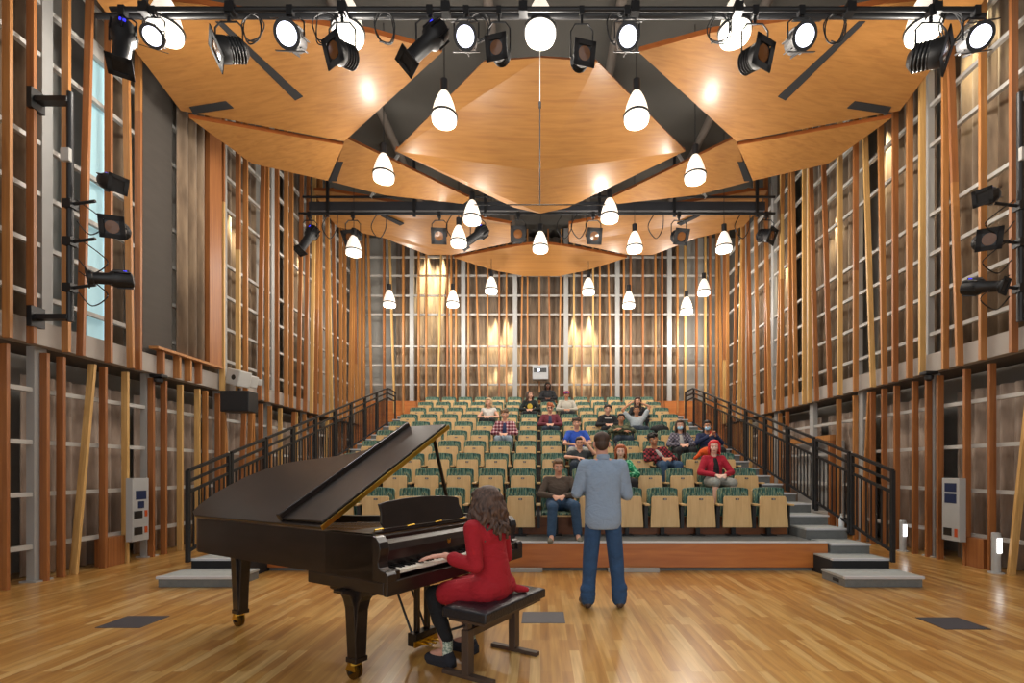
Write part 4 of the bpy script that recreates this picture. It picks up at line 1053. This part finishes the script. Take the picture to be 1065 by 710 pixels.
person('person in dark brown sweater and jeans, hands clasped, front row left of standing man', seat_at(1,7,.03), 'fair', 'sweater', cloth('umber','54483f'), JEANS, 'short', HB['sandy'], vox=.01, s=1.0, slump=.03, shoe=cloth('shoe_tan','7d7a6c'),
       knees=[(-.10,-.60,.48),(.22,-.60,.50)], ankles=[(-.12,-.66,.09),(.26,-.58,.09)], look=(.1,.1,0))
person('person with scarlet hair in red jacket over black top, second row near right end', seat_at(2,12), 'pale', 'jacket', cloth('crimson','a81c33'), cloth('grey_shorts','8f938f'), 'bob', HB['red'], vox=.01, female=True, inner=BLK, shorts=True, slump=-.02)
person('person with ginger hair in green patterned top, second row right of standing man', seat_at(2,9,.04), 'pale', 'shirt', blotch('green_print','12744f','27a070','8fd0a8',22), BLK, 'bob', HB['ginger'], vox=.01, female=True, slump=.06)
person('person in a dark grey printed t-shirt, third row just left of the standing man', seat_at(3,8,-.04), 'fair', 'shirt', cloth('charcoal','35393c'), DJEANS, 'short', HB['brown'], sleeve='short', slump=.16, arms='chin')
person('person in bright blue t-shirt leaning on knees, fourth row left of standing man', seat_at(4,8,-.03), 'fair', 'shirt', cloth('royal','2a52b5'), GREYC, 'messy', HB['brown'], sleeve='short', arms='knees', fwd=.05, shorts=True)
person('curly haired person in red plaid shirt over grey tee, leaning sideways, third row', seat_at(3,11,-.05), 'tan', 'jacket', plaid('red_plaid','75202c','1f1416','b43a42'), JEANS, 'curly', HB['dark'], inner=GREYC, lean=-.20, slump=.1, look=(-.1,.1,-.35), s=1.0)
person('person with long brown hair and a pale blue face mask, fourth row right side', seat_at(4,12,-.03), 'fair', 'jacket', plaid('grey_plaid','6e6a78','47454f','a09aa6'), BLK, 'long', HB['brown'], female=True, mask=True, inner=GREYC, slump=.04)
person('person in navy jacket and blue face mask holding phone, fourth row right end', seat_at(4,13), 'tan', 'jacket', cloth('navy','1f2a4d'), BLK, 'short', HB['dark'], mask=True, arms='phone', slump=.05)
person('person in a dark camouflage jacket with folded arms, fifth row behind the standing man', seat_at(5,10,-.02), 'tan', 'jacket', blotch('camo','2c3326','49503a','66684c'), DJEANS, 'short', HB['dark'], arms='crossed', inner=cloth('olive','4b4a40'), slump=.09)
person('person in a black hooded sweatshirt with white print, sixth row right of centre', seat_at(6,10,-.2), 'fair', 'hoodie', BLK, BLK, 'messy', HB['dark'], slump=.06)
person('person in a light blue grey tee with arms raised to the head, sixth row', seat_at(6,11,-.02), 'tan', 'shirt', cloth('sky_grey','a7b1b8'), DJEANS, 'short', HB['brown'], sleeve='short', arms='up', slump=.08)
person('person with long brown hair sitting behind the person with raised arms, seventh row', seat_at(7,11,.2), 'fair', 'shirt', BLK, BLK, 'long', HB['brown'], female=True, slump=.02)
person('person in a black hoodie at the centre of the back row below the projector', seat_at(10,7), 'deep', 'hoodie', BLK, BLK, 'bob', HB['dark'])
person('person with dark wavy hair in black sweater with yellow round print, eighth row', seat_at(8,6), 'fair', 'sweater', cloth('black_green','141d1c'), BLK, 'wavy', HB['brown'], female=True, look=(.5,0,0), arms='lap')
person('person in a pale sweater and pink cap, eighth row right of centre', seat_at(8,8,-.03), 'tan', 'sweater', cloth('ecru','b3aea2'), BLK, 'short', HB['dark'], cap=True)
person('person in dark sunglasses and maroon and navy raglan shirt, sixth row centre', seat_at(6,7), 'fair', 'shirt', cloth('maroon','6b2c38'), DJEANS, 'messy', HB['ginger'], glasses=True, inner=cloth('raglan','333a55'), slump=.03)
person('blonde person in a white sleeveless top, seventh row left of centre', seat_at(7,4), 'fair', 'shirt', cloth('white_top','cfcac4'), BLK, 'bob', HB['blond'], female=True, sleeve='none', look=(-.4,.1,0), slump=.05)
person('person in red and white plaid shirt over navy tee, fifth row left of centre', seat_at(5,5,.03), 'fair', 'jacket', plaid('wine_plaid','5a2030','a86a74','d0c4c6'), cloth('pale_jeans','8a9aa8'), 'messy', HB['sandy'], inner=cloth('navy_tee','26355a'), slump=.0)
# things the audience carries
t = empty('backpack', (SEATX[12]-.0, SEATY(6)-.1, PZ(6)+.40), label='black bag lying on the sixth row seat second from the right end', cat='bag')
MB().ell((0,-.05,.12), .24,.17,.12).build('bag_body', BLACKM, t, smooth=True); MB().tube([(-.1,-.18,.16),(-.05,-.2,.24),(.05,-.2,.24),(.1,-.18,.16)], .01).build('handle', BLACK, t)
t = empty('orange_hat', (SEATX[12]+.24, SEATY(3)-.12, PZ(3)+.72), label='bright orange knitted hat held up behind the scarlet haired person', cat='hat')
b = MB().ell((0,0,.05), .20,.12,.09, Euler((0,-.15,0)).to_matrix()); b.cap((-.12,0,.03),(-.27,0,-.09),.05,.03); b.cap((.05,.03,.0),(.1,.05,-.05),.06,.05); b.build('knit', cloth('orange','d9561c',.2), t, remesh=.012)
t = empty('phone', (SEATX[13], SEATY(4)-.42, PZ(4)+.87), label='small red phone in the hands of the masked person at the right end', cat='phone')
MB().box(-.06,.06,-.005,.005,-.03,.04).build('phone_case', cloth('phone_red','b8322c'), t)
o = MB().ell((0,0,0),.075,.012,.085).build('shirt_print', mat('yellow_print','c8a838',.8)); o.parent = None; o.location = (0,0,0)
pr = [p for p in COL.objects if p.name.startswith('person') and 'yellow round print' in p.get('label','')][0]
o.parent = pr; o.location = (0,-.235,.74)
o = MB().box(-.09,.09,-.006,.006,-.015,.02).build('shirt_print', WHITE_PAINT); pr = [p for p in COL.objects if p.name.startswith('person') and 'white print' in p.get('label','')][0]
o.parent = pr; o.location = (0,-.235,.80)

# ------------------------------------------------------------------ the standing man, seen from behind (faces +y)
man = empty('person', (.635, 4.88, 0), 0, 'standing man seen from behind in pale blue shirt and blue jeans, facing the audience', 'person')
LB = cloth('chambray', '8fa3bb', .07); JN = cloth('mid_jeans', '2f4f76', .3, (9,9,14))
HM = Euler((0.10, 0, PI-.05)).to_matrix(); hc = V3(-.01, .03, 1.655); nk = V3(0, 0, 1.53)
b = MB(); head(b, hc, HM, 1.02)
b.cap(nk-V3(0,0,.06), hc-V3(0,.0,.05), .062, .058)
SH = [V3(-.18,.0,1.435), V3(.18,.0,1.435)]; EL = [V3(-.262,.04,1.16), V3(.252,.04,1.14)]; WR = [V3(-.12,.27,1.22), V3(.12,.28,1.20)]
HP = [V3(-.095,0,.93), V3(.095,0,.93)]; KN = [V3(-.125,.02,.50), V3(.135,.02,.50)]; AN = [V3(-.155,-.01,.09), V3(.165,-.01,.09)]
b.cap(V3(0,0,.95), V3(0,0,1.30), .12, .13, flat=.8)
for i, sgn in ((0,-1),(1,1)):
    b.cap(nk-V3(0,0,.05), SH[i], .05, .05); b.cap(SH[i], EL[i], .05, .04); b.cap(EL[i], WR[i], .04, .027)
    hand(b, WR[i], V3(-sgn*.5,.6,.25), V3(-sgn*.3,0,-1), -sgn, .45)
    b.cap(HP[i], KN[i], .085, .055); b.cap(KN[i], AN[i], .055, .038); b.cap(AN[i], AN[i]+V3(sgn*.02,.15,-.05), .038, .03)
b.build('body', SKIN['flush'], man, remesh=.006, smoothit=3)
c = MB(); c.loft([(.795,.10,.08,0),(.805,.165,.118,-.01),(.86,.186,.130,-.012),(.94,.188,.132,-.012),(1.05,.182,.124,-.005),(1.17,.183,.122,-.0),(1.28,.190,.122,-.0),(1.37,.186,.110,-.0),(1.43,.150,.088,0),(1.48,.09,.07,0),(1.51,.06,.055,0)], 36)
if False: c.cap(V3(0,.0,.93), V3(0,.0,1.17), .165, .155, flat=.72, seg=24, up=V3(0,1,0)); c.cap(V3(0,.0,1.15), V3(0,-.0,1.33), .152, .165, flat=.72, seg=24, up=V3(0,1,0))
if False: c.lathe([(.001,.79),(.10,.795),(.158,.83),(.170,.90),(.176,1.0),(.172,1.10),(.165,1.2),(.10,1.3),(.001,1.32)], Matrix.Translation((0,-.012,0)) @ Matrix.Diagonal((1.08,.90,1,1)), 32)
for i, sgn in ((0,-1),(1,1)):
    c.cap(nk-V3(0,.0,.065), SH[i]+V3(0,0,.0), .050, .066); c.cap(V3(sgn*.11,-.0,1.33), SH[i], .085, .070); c.chain([SH[i], EL[i], EL[i].lerp(WR[i], .6)], [.074, .060, .050])
sh = c.build('shirt', LB, man, remesh=.008, smoothit=4)
MB().lathe([(.066,0),(.068,.02),(.062,.048),(.058,.048)], Matrix.Translation(V3(0,-.0,1.50)) @ Euler((-.12,0,0)).to_matrix().to_4x4(), 24, cap=False).build('collar', LB, sh, smooth=True)
c = MB(); c.cap(V3(-.05,0,.90), V3(.05,0,.90), .105, .105, flat=.95)
for i, sgn in ((0,-1),(1,1)):
    c.ell(HP[i]+V3(0,-.035,-.06), .075,.06,.09)
    c.chain([HP[i]+V3(0,0,-.05), KN[i], KN[i].lerp(AN[i],.5), AN[i]+V3(0,0,.0)], [.088, .080, .070, .076])
    for z in (.04,.10): c.cap(AN[i]+V3(-.015,-.012,z), AN[i]+V3(.015,-.008,z+.012), .066,.066)
c.build('trousers', JN, man, remesh=.008, smoothit=4)
for i, sgn in ((0,-1),(1,1)):
    c = MB(); a = AN[i]; c.cap(a+V3(0,-.03,-.045), a+V3(sgn*.04,.17,-.05), .042, .040); c.cap(a+V3(0,-.01,-.04), a, .043,.04)
    o = c.build('shoe', mat('brown_leather','4b3c34',.4), man, remesh=.008, smoothit=2)
b = MB(); b.ell(hc+HM@V3(0,.03,.055), .083,.090,.076, HM); b.ell(hc+HM@V3(0,.056,.0), .070,.058,.072, HM); b.ell(hc+HM@V3(0,-.045,.09), .062,.045,.03, HM)
b.build('hair', HB['brown'], man, remesh=.007, smoothit=3)
face(hc, HM, 1.02, man)

# ------------------------------------------------------------------ the pianist; local frame = piano frame (x along keys, +y towards the strings)
RED = cloth('red_knit', 'a01624', .1, (50,50,50)); pia = empty('person', (-.936, 2.94, 0), PI/3, 'pianist with wavy brown hair in a long red sweater dress playing the grand piano', 'person')
ax, ay = .715, -.28
pel = V3(ax, ay, .585); wst = V3(ax-.005, ay+.0, .76); che = V3(ax-.01, ay+.03, .90); nk = V3(ax-.015, ay+.06, 1.055); hc = V3(ax+.005, ay+.065, 1.135)
HM = Euler((.22, 0, PI-.15)).to_matrix()
SH = [V3(ax-.175,ay+.05,.995), V3(ax+.16,ay+.05,.995)]; EL = [V3(ax-.20,ay-.0,.745), V3(ax+.25,ay+.06,.74)]; WR = [V3(.50,-.02,.80), V3(1.06,.0,.81)]
HP = [V3(ax-.10,ay,.56), V3(ax+.09,ay,.56)]; KN = [V3(ax-.17,ay+.43,.505), V3(ax+.10,ay+.45,.50)]; AN = [V3(.55,.0,.11), V3(.84,.02,.11)]
KN[0] = V3(.55,.13,.50); KN[1] = V3(.83,.15,.50)
b = MB(); head(b, hc, HM, .96)
b.cap(nk-V3(0,0,.05), hc-V3(0,.02,.05), .052, .05); b.cap(pel, che, .105, .105, flat=.8)
for i, sgn in ((0,-1),(1,1)):
    b.cap(nk-V3(0,0,.055), SH[i], .032, .032); b.cap(SH[i], EL[i], .042, .034); b.cap(EL[i], WR[i], .036, .023)
    hand(b, WR[i], V3(-.75,.62,-.04) if i == 0 else V3(.2,1,-.05), V3(0,0,-1), -sgn*-1, .30, 1.0, .0082)
    b.cap(HP[i], KN[i], .075, .052); b.cap(KN[i], AN[i], .05, .035); b.cap(AN[i], AN[i]+V3(0,.14,-.05), .035, .028)
b.build('body', SKIN['flush'], pia, remesh=.0055, smoothit=2)
c = MB(); c.cap(pel-V3(0,0,.0), wst, .155, .122, flat=.85, seg=24, up=V3(0,1,0)); c.cap(wst, che, .122, .135, flat=.8, seg=24, up=V3(0,1,0))
c.cap(V3(ax-.09,ay+.01,.565), V3(ax+.09,ay+.01,.565), .125, .125, flat=.85)
c.cap(che+V3(-.06,0,.03), che+V3(.06,0,.03), .10,.10); c.cap(nk-V3(0,0,.07), nk-V3(0,-.0,.045), .075,.06)
for i, sgn in ((0,-1),(1,1)):
    c.cap(nk-V3(0,0,.06), SH[i], .055, .060); c.cap(che+V3(sgn*.07,0,.02), SH[i], .09, .062)
    c.chain([SH[i], EL[i], EL[i].lerp(WR[i], .72)], [.062, .052, .046])
    for k2 in range(3): c.cap(EL[i].lerp(WR[i], .42+.12*k2)-V3(0,0,.004), EL[i].lerp(WR[i], .45+.12*k2), .050,.049)
    c.cap(HP[i]+V3(0,.0,.0), HP[i].lerp(KN[i], .72), .105, .088)
c.cap(V3(ax-.02,ay+.18,.53), V3(ax-.02,ay+.30,.53), .10,.08); c.cap(V3(ax+.17,ay-.10,.53), V3(ax+.21,ay-.15,.52), .03,.02)
c.build('sweater_dress', RED, pia, remesh=.007, smoothit=4)
c = MB()
for i in (0,1): c.chain([HP[i].lerp(KN[i],.4), KN[i], KN[i].lerp(AN[i],.45), AN[i]+V3(0,0,.09)], [.078, .064, .058, .042])
c.build('leggings', cloth('leggings','15161a'), pia, remesh=.007, smoothit=3)
for i in (0,1):
    MB().cap(AN[i]+V3(0,0,-.02), AN[i]+V3(0,0,.09), .037,.039).build('sock', blotch('sock_pattern','7d8f82','a8b5a6','c9cdbf',60), pia, smooth=True)
    c = MB(); a = AN[i]; c.cap(a+V3(0,-.03,-.065), a+V3(-.01,.16,-.07), .042,.038); c.cap(a+V3(0,-.02,-.06), a+V3(0,-.01,-.03), .044,.042); c.box(a.x-.035,a.x+.035,a.y-.06,a.y+.17,0.0,.03)
    c.build('shoe', cloth('shoe_navy','23242c'), pia, remesh=.007, smoothit=2)
make_hair('big', HB['ash'], hc, HM, 1.12, pia, nk)
face(hc, HM, .96, pia)
